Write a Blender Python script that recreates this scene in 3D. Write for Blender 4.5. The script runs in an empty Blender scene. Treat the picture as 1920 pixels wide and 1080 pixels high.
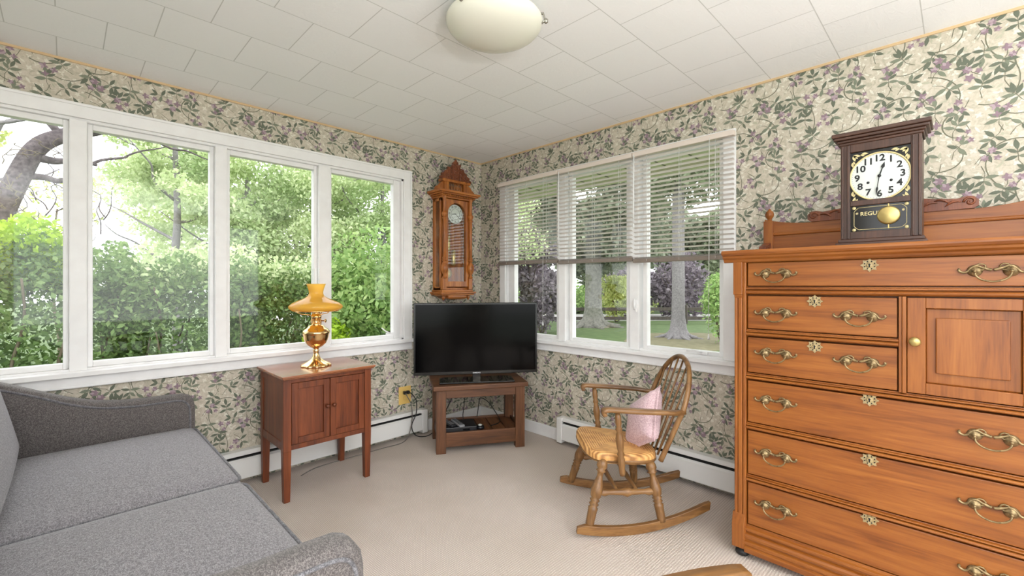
import bpy, bmesh, math, random
import numpy as np
from mathutils import Vector, Matrix

PI = math.pi
scene = bpy.context.scene
COL = scene.collection
R = math.radians

def lin(c):
    out = []
    for v in c:
        v /= 255.0
        out.append(v / 12.92 if v <= 0.04045 else ((v + 0.055) / 1.055) ** 2.4)
    return (out[0], out[1], out[2], 1.0)

# ------------------------------------------------------------------ materials
class NT:
    def __init__(s, name):
        s.m = bpy.data.materials.new(name)
        s.m.use_nodes = True
        s.t = s.m.node_tree
        s.bsdf = s.t.nodes['Principled BSDF']
        s.out = s.t.nodes['Material Output']
    def n(s, typ, **kw):
        nd = s.t.nodes.new(typ)
        for k, v in kw.items():
            if k in nd.inputs.keys():
                nd.inputs[k].default_value = v
            else:
                setattr(nd, k, v)
        return nd
    def l(s, a, b):
        s.t.links.new(a, b)
    def ramp(s, fac, stops):
        r = s.n('ShaderNodeValToRGB')
        e = r.color_ramp.elements
        while len(e) < len(stops):
            e.new(0.5)
        for i, (p, c) in enumerate(stops):
            e[i].position = p
            e[i].color = c if len(c) == 4 else lin(c)
        s.l(fac, r.inputs['Fac'])
        return r.outputs['Color']
    def bump(s, height, strength=0.2, dist=0.01):
        b = s.n('ShaderNodeBump', Strength=strength, Distance=dist)
        s.l(height, b.inputs['Height'])
        s.l(b.outputs['Normal'], s.bsdf.inputs['Normal'])
    def set(s, **kw):
        for k, v in kw.items():
            s.bsdf.inputs[k].default_value = v
        return s

def plain(name, rgb, rough=0.5, metal=0.0, **kw):
    t = NT(name)
    t.set(**{'Base Color': lin(rgb), 'Roughness': rough, 'Metallic': metal})
    t.set(**kw)
    return t.m

def speckle(name, c1, c2, scale, rough=0.6, bump=0.0, detail=3):
    t = NT(name)
    tc = t.n('ShaderNodeTexCoord')
    nz = t.n('ShaderNodeTexNoise', Scale=scale, Detail=detail)
    t.l(tc.outputs['Object'], nz.inputs['Vector'])
    t.l(t.ramp(nz.outputs['Fac'], [(0.3, c1), (0.7, c2)]), t.bsdf.inputs['Base Color'])
    t.set(Roughness=rough)
    if bump:
        t.bump(nz.outputs['Fac'], bump, 0.005)
    return t.m

def wood(name, dark, mid, light, axis, grain=1.0, rough=0.38, coat=0.15):
    """streaky wood whose grain runs along the given axis"""
    t = NT(name)
    tc = t.n('ShaderNodeTexCoord')
    oi = t.n('ShaderNodeObjectInfo')
    off = t.n('ShaderNodeVectorMath', operation='SCALE')
    off.inputs[0].default_value = (3.1, 5.3, 7.7)
    t.l(oi.outputs['Random'], off.inputs['Scale'])
    add = t.n('ShaderNodeVectorMath', operation='ADD')
    t.l(tc.outputs['Object'], add.inputs[0])
    t.l(off.outputs[0], add.inputs[1])
    mp = t.n('ShaderNodeMapping')
    sc = [26.0 * grain] * 3
    sc[axis] = 1.6 * grain
    mp.inputs['Scale'].default_value = sc
    t.l(add.outputs[0], mp.inputs['Vector'])
    n1 = t.n('ShaderNodeTexNoise', Scale=1.0, Detail=5.0, Roughness=0.6, Distortion=0.6)
    t.l(mp.outputs[0], n1.inputs['Vector'])
    mp2 = t.n('ShaderNodeMapping')
    sc2 = [170.0 * grain] * 3
    sc2[axis] = 9.0 * grain
    mp2.inputs['Scale'].default_value = sc2
    t.l(add.outputs[0], mp2.inputs['Vector'])
    n2 = t.n('ShaderNodeTexNoise', Scale=1.0, Detail=2.0)
    t.l(mp2.outputs[0], n2.inputs['Vector'])
    mx = t.n('ShaderNodeMath', operation='MULTIPLY_ADD')
    t.l(n2.outputs['Fac'], mx.inputs[0])
    mx.inputs[1].default_value = 0.35
    t.l(n1.outputs['Fac'], mx.inputs[2])
    c = t.ramp(mx.outputs[0], [(0.42, dark), (0.66, mid), (0.9, light)])
    t.l(c, t.bsdf.inputs['Base Color'])
    t.set(**{'Roughness': rough, 'Coat Weight': coat, 'Coat Roughness': 0.15})
    t.bump(n2.outputs['Fac'], 0.08, 0.002)
    return t.m

def wood3(name, *a, **k):
    return [wood(name + '_grain_' + 'xyz'[i], *a, i, **k) for i in range(3)]

OAK = wood3('golden_oak', (104, 52, 13), (137, 77, 24), (156, 94, 36), rough=.42, coat=.08)
CHERRY = wood3('red_cherry', (66, 28, 11), (106, 50, 20), (130, 66, 30), rough=.42, coat=.08)
PINE = wood3('brown_pine', (60, 35, 17), (92, 55, 28), (116, 74, 42), rough=0.5, coat=.04)
CLOCKOAK = wood3('clock_oak', (112, 58, 18), (162, 94, 36), (190, 122, 56), coat=.08)
CARVED = wood('carved_walnut', (70, 32, 18), (112, 58, 32), (146, 84, 50), 2, rough=0.45)
WALNUT = wood3('dark_walnut', (38, 21, 14), (62, 38, 27), (84, 54, 40), rough=0.4, coat=.05)
ROCKW = wood3('worn_maple', (78, 52, 28), (122, 86, 48), (150, 112, 68), rough=0.45, coat=.08)
ROCKD = wood3('rocker_wood', (78, 50, 24), (118, 80, 40), (146, 106, 60), rough=0.45, coat=.08)

M = {}
M['white'] = speckle('white_gloss_paint', (231, 230, 230), (237, 237, 237), 14, 0.35, 0.03)
M['heater'] = plain('heater_enamel', (226, 226, 224), 0.35)
M['black'] = plain('black_gap', (14, 14, 14), 0.6)
M['brass'] = speckle('antique_brass', (100, 82, 54), (166, 144, 104), 90, 0.42, 0.02)
M['brass'].node_tree.nodes['Principled BSDF'].inputs['Metallic'].default_value = 0.6
M['brassp'] = plain('polished_brass', (240, 202, 144), 0.15, 1.0)
M['brassesc'] = speckle('pale_brass_plate', (138, 118, 80), (184, 166, 124), 120, 0.45)
M['brassk'] = plain('dull_brass_knob', (190, 170, 110), 0.35, 0.8)
M['gold'] = plain('pale_gold_leaf', (206, 190, 140), 0.45, 0.3)
M['tvplastic'] = plain('tv_plastic', (9, 9, 10), 0.25)
M['screen'] = plain('tv_screen', (4, 4, 5), 0.12)
M['screen'].node_tree.nodes['Principled BSDF'].inputs['Specular IOR Level'].default_value = 0.10
M['silver'] = plain('silver_letter', (200, 200, 205), 0.4)
M['dial'] = plain('dial_cream', (206, 211, 207), 0.4)
M['ink'] = plain('dial_ink', (18, 18, 20), 0.5)
M['almond'] = plain('almond_plastic', (226, 190, 110), 0.4)
M['cord'] = plain('black_rubber', (24, 22, 22), 0.5)
M['greycord'] = plain('grey_cord', (112, 106, 100), 0.5)
M['device'] = plain('device_plastic', (22, 23, 28), 0.35)
M['button'] = plain('remote_grey', (128, 130, 134), 0.45)
M['lampdish'] = plain('cream_dish_glass', (224, 223, 210), 0.22)
M['chrome'] = plain('steel_clip', (170, 168, 160), 0.25, 0.9)
M['caster'] = plain('caster_iron', (26, 26, 26), 0.45)
M['slat'] = plain('blind_slat', (232, 226, 222), 0.4)
M['slat'].node_tree.nodes['Principled BSDF'].inputs['Transmission Weight'].default_value = 0.0
M['rail'] = plain('blind_rail_shaded', (124, 112, 102), 0.4)  # bottom rail; the backlit shade of its underside is put into this colour
M['headrail'] = plain('blind_headrail', (222, 210, 200), 0.4)
M['wand'] = plain('clear_wand', (232, 234, 232), 0.15)
M['soffit'] = speckle('soffit_green_bounce', (200, 202, 172), (214, 214, 190), 6, 0.6)  # off-white paint with green bounced light mixed into its colour
M['edge'] = plain('ceiling_edge_bead', (206, 178, 138), 0.5)
M['amber'] = plain('amber_glass', (250, 206, 96), 0.08)
_b = M['amber'].node_tree.nodes['Principled BSDF']
_b.inputs['Subsurface Weight'].default_value = 0.0
_b.inputs['Subsurface Radius'].default_value = (0.05, 0.03, 0.01)
_b.inputs['Coat Weight'].default_value = 0.6
def _amber():
    nt_ = M['amber'].node_tree
    tl = nt_.nodes.new('ShaderNodeBsdfTranslucent')
    tl.inputs['Color'].default_value = lin((255, 232, 156))
    mx = nt_.nodes.new('ShaderNodeMixShader')
    mx.inputs[0].default_value = 0.62
    nt_.links.new(_b.outputs[0], mx.inputs[1])
    nt_.links.new(tl.outputs[0], mx.inputs[2])
    nt_.links.new(mx.outputs[0], nt_.nodes['Material Output'].inputs['Surface'])
_amber()

def glass(name, gloss=0.06, tint=(1, 1, 1, 1)):
    t = NT(name)
    t.t.nodes.remove(t.bsdf)
    tr = t.n('ShaderNodeBsdfTransparent')
    tr.inputs['Color'].default_value = tint
    gl = t.n('ShaderNodeBsdfGlossy')
    gl.inputs['Roughness'].default_value = 0.02
    lw = t.n('ShaderNodeLayerWeight', Blend=0.5)
    pw = t.n('ShaderNodeMath', operation='POWER')
    t.l(lw.outputs['Facing'], pw.inputs[0])
    pw.inputs[1].default_value = 5.0
    mx = t.n('ShaderNodeMixShader')
    mul = t.n('ShaderNodeMath', operation='MULTIPLY_ADD')
    t.l(pw.outputs[0], mul.inputs[0])
    mul.inputs[1].default_value = 0.6
    mul.inputs[2].default_value = gloss
    mul.use_clamp = True
    t.l(mul.outputs[0], mx.inputs[0])
    t.l(tr.outputs[0], mx.inputs[1])
    t.l(gl.outputs[0], mx.inputs[2])
    t.l(mx.outputs[0], t.out.inputs['Surface'])
    return t.m
M['pane'] = glass('window_glass', 0.022)
M['clear'] = glass('clear_glass', 0.03, (0.97, 0.98, 0.97, 1))

def fabric(name, c1, c2, c3, s1=420, s2=90, bump=0.25, rough=0.95):
    t = NT(name)
    tc = t.n('ShaderNodeTexCoord')
    mp = t.n('ShaderNodeMapping')
    mp.inputs['Scale'].default_value = (1, 0.55, 1)
    t.l(tc.outputs['Object'], mp.inputs['Vector'])
    a = t.n('ShaderNodeTexNoise', Scale=s1, Detail=2.0)
    b = t.n('ShaderNodeTexNoise', Scale=s2, Detail=3.0)
    t.l(mp.outputs[0], a.inputs['Vector'])
    t.l(mp.outputs[0], b.inputs['Vector'])
    mx = t.n('ShaderNodeMath', operation='MULTIPLY_ADD')
    t.l(b.outputs['Fac'], mx.inputs[0])
    mx.inputs[1].default_value = 0.55
    t.l(a.outputs['Fac'], mx.inputs[2])
    t.l(t.ramp(mx.outputs[0], [(0.60, c1), (0.78, c2), (0.92, c3)]), t.bsdf.inputs['Base Color'])
    t.set(**{'Roughness': rough, 'Sheen Weight': 0.15})
    t.bump(a.outputs['Fac'], bump, 0.004)
    return t.m
M['tweed'] = fabric('grey_tweed', (101, 98, 102), (128, 125, 129), (155, 152, 156), 420, 170)
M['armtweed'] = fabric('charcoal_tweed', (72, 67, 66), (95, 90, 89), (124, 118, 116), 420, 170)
M['welt'] = fabric('grey_welt', (76, 75, 79), (104, 103, 107), (130, 129, 133))
M['pink'] = fabric('pink_weave', (178, 144, 152), (204, 172, 178), (228, 206, 208), 500, 160)

# wall paper inks
def paper_base():
    t = NT('wallpaper_ground')
    tc = t.n('ShaderNodeTexCoord')
    a = t.n('ShaderNodeTexNoise', Scale=42.0, Detail=4.0, Roughness=0.65, Distortion=1.2)
    t.l(tc.outputs['Object'], a.inputs['Vector'])
    c = t.ramp(a.outputs['Fac'], [(0.36, (176, 170, 152)), (0.5, (196, 187, 170)), (0.64, (204, 196, 182))])
    t.l(c, t.bsdf.inputs['Base Color'])
    t.set(Roughness=0.75)
    return t.m
PAPER = [paper_base(),
         plain('paper_ghost_cream', (216, 212, 198), 0.75),
         plain('paper_ghost_sage', (178, 176, 156), 0.75),
         plain('paper_vine', (112, 112, 94), 0.75),
         plain('paper_leaf_green', (122, 128, 110), 0.75),
         plain('paper_leaf_dark', (101, 107, 92), 0.75),
         plain('paper_flower_plum', (142, 120, 130), 0.75),
         plain('paper_flower_mauve', (172, 152, 160), 0.75)]

def ceiling_mat():
    t = NT('ceiling_tile')
    tc = t.n('ShaderNodeTexCoord')
    mp = t.n('ShaderNodeMapping')
    mp.inputs['Location'].default_value = (1.223, 2.475, 0)
    t.l(tc.outputs['Object'], mp.inputs['Vector'])
    br = t.n('ShaderNodeTexBrick', Scale=1.0)
    br.offset = 0.5
    br.inputs['Brick Width'].default_value = 0.322
    br.inputs['Row Height'].default_value = 0.317
    br.inputs['Mortar Size'].default_value = 0.0022
    br.inputs['Mortar Smooth'].default_value = 0.2
    br.inputs['Color1'].default_value = lin((243, 243, 244))
    br.inputs['Color2'].default_value = lin((246, 246, 247))
    br.inputs['Mortar'].default_value = lin((204, 204, 203))
    t.l(mp.outputs[0], br.inputs['Vector'])
    t.l(br.outputs['Color'], t.bsdf.inputs['Base Color'])
    nz = t.n('ShaderNodeTexNoise', Scale=26.0, Detail=4.0, Distortion=2.5)
    mp2 = t.n('ShaderNodeMapping')
    mp2.inputs['Scale'].default_value = (0.5, 1.6, 1)
    t.l(tc.outputs['Object'], mp2.inputs['Vector'])
    t.l(mp2.outputs[0], nz.inputs['Vector'])
    t.bump(nz.outputs['Fac'], 0.25, 0.006)
    t.set(Roughness=0.6)
    return t.m

def carpet_mat():
    t = NT('loop_carpet')
    tc = t.n('ShaderNodeTexCoord')
    mp = t.n('ShaderNodeMapping')
    mp.inputs['Rotation'].default_value = (0, 0, R(0))
    t.l(tc.outputs['Object'], mp.inputs['Vector'])
    w1 = t.n('ShaderNodeTexWave', Scale=38.0, Distortion=0.6, Detail=1.0)
    w1.bands_direction = 'X'
    w2 = t.n('ShaderNodeTexWave', Scale=26.0, Distortion=0.8, Detail=1.0)
    w2.bands_direction = 'Y'
    t.l(mp.outputs[0], w1.inputs['Vector'])
    t.l(mp.outputs[0], w2.inputs['Vector'])
    mu = t.n('ShaderNodeMath', operation='MULTIPLY')
    t.l(w1.outputs['Fac'], mu.inputs[0])
    t.l(w2.outputs['Fac'], mu.inputs[1])
    big = t.n('ShaderNodeTexNoise', Scale=1.3, Detail=2.0)
    t.l(tc.outputs['Object'], big.inputs['Vector'])
    c1 = t.ramp(mu.outputs[0], [(0.0, (193, 184, 176)), (0.45, (221, 213, 206)), (1.0, (235, 229, 223))])
    c2 = t.ramp(big.outputs['Fac'], [(0.3, (238, 232, 226)), (0.7, (255, 250, 248))])
    mx = t.n('ShaderNodeMix', data_type='RGBA', blend_type='MULTIPLY')
    mx.inputs['Factor'].default_value = 1.0
    t.l(c1, mx.inputs['A'])
    t.l(c2, mx.inputs['B'])
    t.l(mx.outputs['Result'], t.bsdf.inputs['Base Color'])
    t.bump(mu.outputs[0], 0.5, 0.006)
    t.set(Roughness=0.95)
    return t.m

def rush_mat():
    """woven rush: strands run parallel to the four seat edges and meet on the diagonals"""
    t = NT('woven_rush')
    tc = t.n('ShaderNodeTexCoord')
    mp = t.n('ShaderNodeMapping')
    mp.inputs['Location'].default_value = (-0.085, 0, 0)
    t.l(tc.outputs['Object'], mp.inputs['Vector'])
    sx = t.n('ShaderNodeSeparateXYZ')
    t.l(mp.outputs[0], sx.inputs[0])
    ax = t.n('ShaderNodeMath', operation='ABSOLUTE')
    ay = t.n('ShaderNodeMath', operation='ABSOLUTE')
    t.l(sx.outputs['X'], ax.inputs[0])
    t.l(sx.outputs['Y'], ay.inputs[0])
    m = t.n('ShaderNodeMath', operation='MAXIMUM')
    t.l(ax.outputs[0], m.inputs[0])
    t.l(ay.outputs[0], m.inputs[1])
    k = t.n('ShaderNodeMath', operation='MULTIPLY')
    t.l(m.outputs[0], k.inputs[0])
    k.inputs[1].default_value = 480.0
    s = t.n('ShaderNodeMath', operation='SINE')
    t.l(k.outputs[0], s.inputs[0])
    nz = t.n('ShaderNodeTexNoise', Scale=16.0, Detail=3.0)
    t.l(tc.outputs['Object'], nz.inputs['Vector'])
    mu = t.n('ShaderNodeMath', operation='MULTIPLY_ADD')
    t.l(s.outputs[0], mu.inputs[0])
    mu.inputs[1].default_value = 0.20
    t.l(nz.outputs['Fac'], mu.inputs[2])
    t.l(t.ramp(mu.outputs[0], [(0.25, (150, 102, 54)), (0.5, (206, 152, 88)), (0.75, (226, 178, 114))]),
        t.bsdf.inputs['Base Color'])
    t.bump(s.outputs[0], 0.35, 0.003)
    t.set(Roughness=0.55)
    return t.m
M['rush'] = rush_mat()

def leaf_mat(name, stops, transl=0.35):
    t = NT(name)
    g = t.n('ShaderNodeNewGeometry')
    tc = t.n('ShaderNodeTexCoord')
    nz = t.n('ShaderNodeTexNoise', Scale=1.1, Detail=2.0)
    t.l(tc.outputs['Object'], nz.inputs['Vector'])
    mu = t.n('ShaderNodeMath', operation='MULTIPLY_ADD')
    t.l(g.outputs['Random Per Island'], mu.inputs[0])
    mu.inputs[1].default_value = 0.5
    mh = t.n('ShaderNodeMath', operation='MULTIPLY')
    t.l(nz.outputs['Fac'], mh.inputs[0])
    mh.inputs[1].default_value = 0.55
    t.l(mh.outputs[0], mu.inputs[2])
    c = t.ramp(mu.outputs[0], stops)
    t.l(c, t.bsdf.inputs['Base Color'])
    t.set(Roughness=0.6)
    tl = t.n('ShaderNodeBsdfTranslucent')
    t.l(c, tl.inputs['Color'])
    mx = t.n('ShaderNodeMixShader')
    mx.inputs[0].default_value = transl
    t.l(t.bsdf.outputs[0], mx.inputs[1])
    t.l(tl.outputs[0], mx.inputs[2])
    t.l(mx.outputs[0], t.out.inputs['Surface'])
    return t.m
LEAF = dict(
    hedge=leaf_mat('hedge_leaf', [(0.15, (82, 112, 58)), (0.5, (118, 148, 84)), (0.85, (156, 180, 114))]),
    lime=leaf_mat('lime_leaf', [(0.15, (122, 158, 24)), (0.5, (162, 196, 42)), (0.85, (190, 214, 70))]),
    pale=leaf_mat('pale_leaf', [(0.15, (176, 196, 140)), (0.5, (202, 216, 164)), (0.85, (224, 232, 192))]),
    mid=leaf_mat('mid_leaf', [(0.15, (112, 146, 80)), (0.5, (150, 182, 108)), (0.85, (190, 210, 140))]),
    haze=leaf_mat('hazy_green_leaf', [(0.15, (106, 120, 90)), (0.5, (142, 154, 120)), (0.85, (178, 186, 156))]),  # far trees: haze of the window glass mixed into the leaf colour
    soft=leaf_mat('soft_green_leaf', [(0.15, (146, 172, 112)), (0.5, (180, 200, 144)), (0.85, (210, 220, 180))]),
    grey=leaf_mat('grey_green_leaf', [(0.15, (96, 108, 88)), (0.5, (136, 146, 122)), (0.85, (178, 184, 160))]),
    plum=leaf_mat('plum_leaf', [(0.15, (92, 84, 92)), (0.5, (128, 118, 126)), (0.85, (168, 158, 164))]),
    yellow=leaf_mat('yellow_leaf', [(0.15, (158, 172, 92)), (0.5, (196, 206, 124)), (0.85, (222, 228, 160))]),
)
M['bark'] = speckle('dark_bark', (58, 50, 52), (104, 94, 95), 22, 0.9, 0.4)
M['barkgrey'] = speckle('grey_bark', (112, 108, 109), (142, 138, 138), 18, 0.9, 0.3)
M['barkoak'] = speckle('oak_bark', (96, 96, 88), (134, 132, 122), 9, 0.9, 0.4)
M['twig'] = plain('twig_brown', (110, 100, 82), 0.9)
M['fencew'] = speckle('fence_wood', (62, 56, 50), (88, 80, 72), 8, 0.8)
M['grass'] = speckle('lawn_grass', (74, 96, 50), (94, 114, 66), 2.5, 0.9, 0.2, 6)
M['dirt'] = speckle('dry_grass_patch', (106, 102, 72), (124, 118, 90), 4, 0.9, 0.1)
M['road'] = plain('pale_road', (160, 157, 154), 0.9)

# ------------------------------------------------------------------ mesh builder
ROOTM = {}
class MB:
    def __init__(s):
        s.v, s.f, s.mi, s.sm = [], [], [], []
    def add(s, verts, faces, mi=0, smooth=False, mat=None):
        b = len(s.v)
        if mat is not None:
            verts = [mat @ Vector(p) for p in verts]
        s.v.extend([tuple(p) for p in verts])
        for f in faces:
            s.f.append([b + i for i in f])
            s.mi.append(mi)
            s.sm.append(smooth)
        return s
    def box(s, lo, hi, mi=0, mat=None):
        x0, y0, z0 = [min(a, b) for a, b in zip(lo, hi)]
        x1, y1, z1 = [max(a, b) for a, b in zip(lo, hi)]
        v = [(x0, y0, z0), (x1, y0, z0), (x1, y1, z0), (x0, y1, z0), (x0, y0, z1), (x1, y0, z1), (x1, y1, z1), (x0, y1, z1)]
        f = [(0, 3, 2, 1), (4, 5, 6, 7), (0, 1, 5, 4), (1, 2, 6, 5), (2, 3, 7, 6), (3, 0, 4, 7)]
        return s.add(v, f, mi, False, mat)
    def bar(s, p0, p1, w, h, up=(0, 0, 1), mi=0):
        """square bar from p0 to p1"""
        p0, p1 = Vector(p0), Vector(p1)
        d = (p1 - p0).normalized()
        u = Vector(up)
        sd = d.cross(u).normalized()
        u = sd.cross(d).normalized()
        v = []
        for p in (p0, p1):
            for a, b in ((-1, -1), (1, -1), (1, 1), (-1, 1)):
                v.append(p + sd * a * w / 2 + u * b * h / 2)
        f = [(0, 1, 2, 3), (7, 6, 5, 4), (0, 4, 5, 1), (1, 5, 6, 2), (2, 6, 7, 3), (3, 7, 4, 0)]
        return s.add(v, f, mi)
    def lathe(s, prof, p0=(0, 0, 0), axis=(0, 0, 1), seg=20, mi=0, smooth=True, scale=1.0):
        """prof: (radius, height along axis)"""
        ax = Vector(axis).normalized()
        q = Vector((0, 0, 1)).rotation_difference(ax).to_matrix().to_4x4()
        mt = Matrix.Translation(Vector(p0)) @ q
        v, f = [], []
        for r, h in prof:
            for k in range(seg):
                a = 2 * PI * k / seg
                v.append((max(r, 1e-5) * math.cos(a) * scale, max(r, 1e-5) * math.sin(a) * scale, h))
        for i in range(len(prof) - 1):
            for k in range(seg):
                k2 = (k + 1) % seg
                f.append((i * seg + k, i * seg + k2, (i + 1) * seg + k2, (i + 1) * seg + k))
        f.append(tuple(range(seg))[::-1])
        n = len(prof) - 1
        f.append(tuple(n * seg + k for k in range(seg)))
        return s.add(v, f, mi, smooth, mt)
    def turned(s, p0, p1, prof, seg=14, mi=0):
        """turned spindle: prof = (t along 0..1, radius)"""
        p0, p1 = Vector(p0), Vector(p1)
        L = (p1 - p0).length
        return s.lathe([(r, t * L) for t, r in prof], p0, p1 - p0, seg, mi)
    def tube(s, pts, rad, seg=8, mi=0, closed=False, flat=1.0, up=None):
        pts = [Vector(p) for p in pts]
        n = len(pts)
        rr = rad if isinstance(rad, (list, tuple)) else [rad] * n
        v, f = [], []
        prev = None
        for i in range(n):
            a = pts[i - 1] if (i > 0 or closed) else pts[0]
            b = pts[(i + 1) % n] if (i < n - 1 or closed) else pts[-1]
            d = (b - a)
            if d.length < 1e-9:
                d = Vector((0, 0, 1))
            d.normalize()
            if up is not None:
                ref = Vector(up)
            elif prev is None:
                ref = Vector((0, 0, 1)) if abs(d.z) < 0.9 else Vector((1, 0, 0))
            else:
                ref = prev
            sd = d.cross(ref)
            if sd.length < 1e-6:
                sd = d.orthogonal()
            sd.normalize()
            u = sd.cross(d).normalized()
            prev = u
            for k in range(seg):
                t = 2 * PI * k / seg
                v.append(pts[i] + sd * math.cos(t) * rr[i] + u * math.sin(t) * rr[i] * flat)
        m = n if closed else n - 1
        for i in range(m):
            j = (i + 1) % n
            for k in range(seg):
                k2 = (k + 1) % seg
                f.append((i * seg + k, i * seg + k2, j * seg + k2, j * seg + k))
        if not closed:
            f.append(tuple(range(seg))[::-1])
            f.append(tuple((n - 1) * seg + k for k in range(seg)))
        return s.add(v, f, mi, True)
    def prism(s, poly, t0, t1, axis=0, mi=0, mat=None):
        """poly of 2D points extruded along axis between t0 and t1; poly coords are the other two axes in order"""
        def mk(p, t):
            c = list(p)
            c.insert(axis, t)
            return tuple(c)
        n = len(poly)
        v = [mk(p, t0) for p in poly] + [mk(p, t1) for p in poly]
        f = [tuple(range(n)), tuple(range(2 * n - 1, n - 1, -1))]
        for i in range(n):
            j = (i + 1) % n
            f.append((i, i + n, j + n, j))
        return s.add(v, f, mi, False, mat)
    def rbox(s, lo, hi, r=0.03, n=8, crown=(0, 0, 0), mi=0, mat=None, pinch=0.0):
        """soft rounded block; crown bulges the faces"""
        lo, hi = Vector(lo), Vector(hi)
        c = (lo + hi) / 2
        h = (hi - lo) / 2
        r = min(r, h.x * 0.999, h.y * 0.999, h.z * 0.999)
        bm = bmesh.new()
        bmesh.ops.create_cube(bm, size=2.0)
        bmesh.ops.subdivide_edges(bm, edges=bm.edges[:], cuts=n, use_grid_fill=True)
        for v in bm.verts:
            u = v.co.copy()
            # denser rows near the edges
            p = Vector([math.copysign(1 - (1 - abs(q)) ** 1.6, q) for q in u])
            q = Vector((p.x * h.x, p.y * h.y, p.z * h.z))
            inner = Vector([max(-(h[i] - r), min(h[i] - r, q[i])) for i in range(3)])
            d = q - inner
            if d.length > 1e-9:
                mx = max(abs(d.x), abs(d.y), abs(d.z))
                q = inner + d.normalized() * min(r, mx)
            fx = (1 - p.x ** 2)
            fy = (1 - p.y ** 2)
            fz = (1 - p.z ** 2)
            q.x += p.x * crown[0] * fy * fz
            q.y += p.y * crown[1] * fx * fz
            q.z += p.z * crown[2] * fx * fy
            if pinch:
                k = 1 - pinch * (1 - (abs(p.x) * abs(p.y)) ** 2) * 0.0
                e = max(abs(p.x), abs(p.y))
                q.z *= 1 - pinch * e ** 3
                q.x *= 1 - 0.10 * (1 - abs(p.y) ** 2) * abs(p.x) ** 2
                q.y *= 1 - 0.10 * (1 - abs(p.x) ** 2) * abs(p.y) ** 2
            v.co = q + c
        vs = [v.co.copy() for v in bm.verts]
        fs = [[v.index for v in f.verts] for f in bm.faces]
        bm.free()
        return s.add(vs, fs, mi, True, mat)
    def text(s, txt, size, mat, depth=0.0, mi=0, bold=0.0):
        cu = bpy.data.curves.new('lettering', 'FONT')
        cu.body = txt
        cu.size = size
        cu.align_x = 'CENTER'
        cu.align_y = 'CENTER'
        cu.extrude = depth
        cu.offset = bold
        cu.resolution_u = 3
        ob = bpy.data.objects.new('lettering', cu)
        COL.objects.link(ob)
        dg = bpy.context.evaluated_depsgraph_get()
        me = bpy.data.meshes.new_from_object(ob.evaluated_get(dg))
        s.add([v.co.copy() for v in me.vertices], [list(p.vertices) for p in me.polygons], mi, False, mat)
        bpy.data.objects.remove(ob)
        bpy.data.curves.remove(cu)
        bpy.data.meshes.remove(me)
        return s
    def build(s, name, mats, parent=None, bevel=0.0, world=True, seg=2, autosm=True):
        me = bpy.data.meshes.new(name)
        vs = s.v
        root = None
        if parent is not None:
            root = ROOTM.get(parent.name)
            if world and root is not None:
                inv = root.inverted()
                vs = [tuple(inv @ Vector(p)) for p in vs]
        me.from_pydata(vs, [], s.f)
        if not isinstance(mats, (list, tuple)):
            mats = [mats]
        for m in mats:
            me.materials.append(m)
        me.polygons.foreach_set('material_index', s.mi)
        me.polygons.foreach_set('use_smooth', s.sm)
        me.update()
        bm = bmesh.new()
        bm.from_mesh(me)
        bmesh.ops.recalc_face_normals(bm, faces=bm.faces)
        bm.to_mesh(me)
        bm.free()
        o = bpy.data.objects.new(name, me)
        COL.objects.link(o)
        if parent is not None:
            o.parent = parent
            if root is not None:
                ROOTM[o.name] = root
        if bevel:
            b = o.modifiers.new('bevel', 'BEVEL')
            b.width = bevel
            b.segments = seg
            b.limit_method = 'ANGLE'
            b.angle_limit = R(40)
        return o

def tag(o, label, cat, group=None, kind=None):
    o['label'] = label
    o['category'] = cat
    if group:
        o['group'] = group
    if kind:
        o['kind'] = kind
    return o

def thing(name, label, cat, loc=(0, 0, 0), rz=0.0, group=None, kind=None):
    o = bpy.data.objects.new(name, None)
    o.empty_display_size = 0.1
    COL.objects.link(o)
    o.location = loc
    o.rotation_euler = (0, 0, rz)
    ROOTM[o.name] = Matrix.Translation(Vector(loc)) @ Matrix.Rotation(rz, 4, 'Z')
    return tag(o, label, cat, group, kind)

def kids(o):
    return [c for c in COL.objects if c.parent == o]

def clone(o, parent, loc):
    c = o.copy()
    COL.objects.link(c)
    c.parent = parent
    c.location = loc
    return c

def bez(p0, p1, p2, p3, n=12):
    out = []
    for i in range(n + 1):
        t = i / n
        a, b, c, d = (1 - t) ** 3, 3 * t * (1 - t) ** 2, 3 * t * t * (1 - t), t ** 3
        out.append(tuple(a * w + b * x + c * y + d * z for w, x, y, z in zip(p0, p1, p2, p3)))
    return out

def smooth_path(pts, n=6):
    pts = [Vector(p) for p in pts]
    out = []
    for i in range(len(pts) - 1):
        p0 = pts[max(i - 1, 0)]
        p1, p2 = pts[i], pts[i + 1]
        p3 = pts[min(i + 2, len(pts) - 1)]
        for k in range(n):
            t = k / n
            out.append(0.5 * ((2 * p1) + (p2 - p0) * t + (2 * p0 - 5 * p1 + 4 * p2 - p3) * t * t + (3 * p1 - p0 - 3 * p2 + p3) * t ** 3))
    out.append(pts[-1])
    return out
# ------------------------------------------------------------------ room
H = 2.40            # ceiling height
XW, YB = -3.60, -5.60   # the two unseen walls
def struct(o, label, cat):
    return tag(o, label, cat, kind='structure')

struct(MB().box((XW - .15, YB - .15, -.06), (0.14, 0.14, 0)).build('floor', carpet_mat()), 'beige loop pile carpet covering the whole floor', 'floor')
struct(MB().box((XW - .15, YB - .15, H), (0.14, 0.14, H + .08)).build('ceiling', ceiling_mat()), 'white square ceiling tiles laid in staggered rows', 'ceiling')

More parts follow.
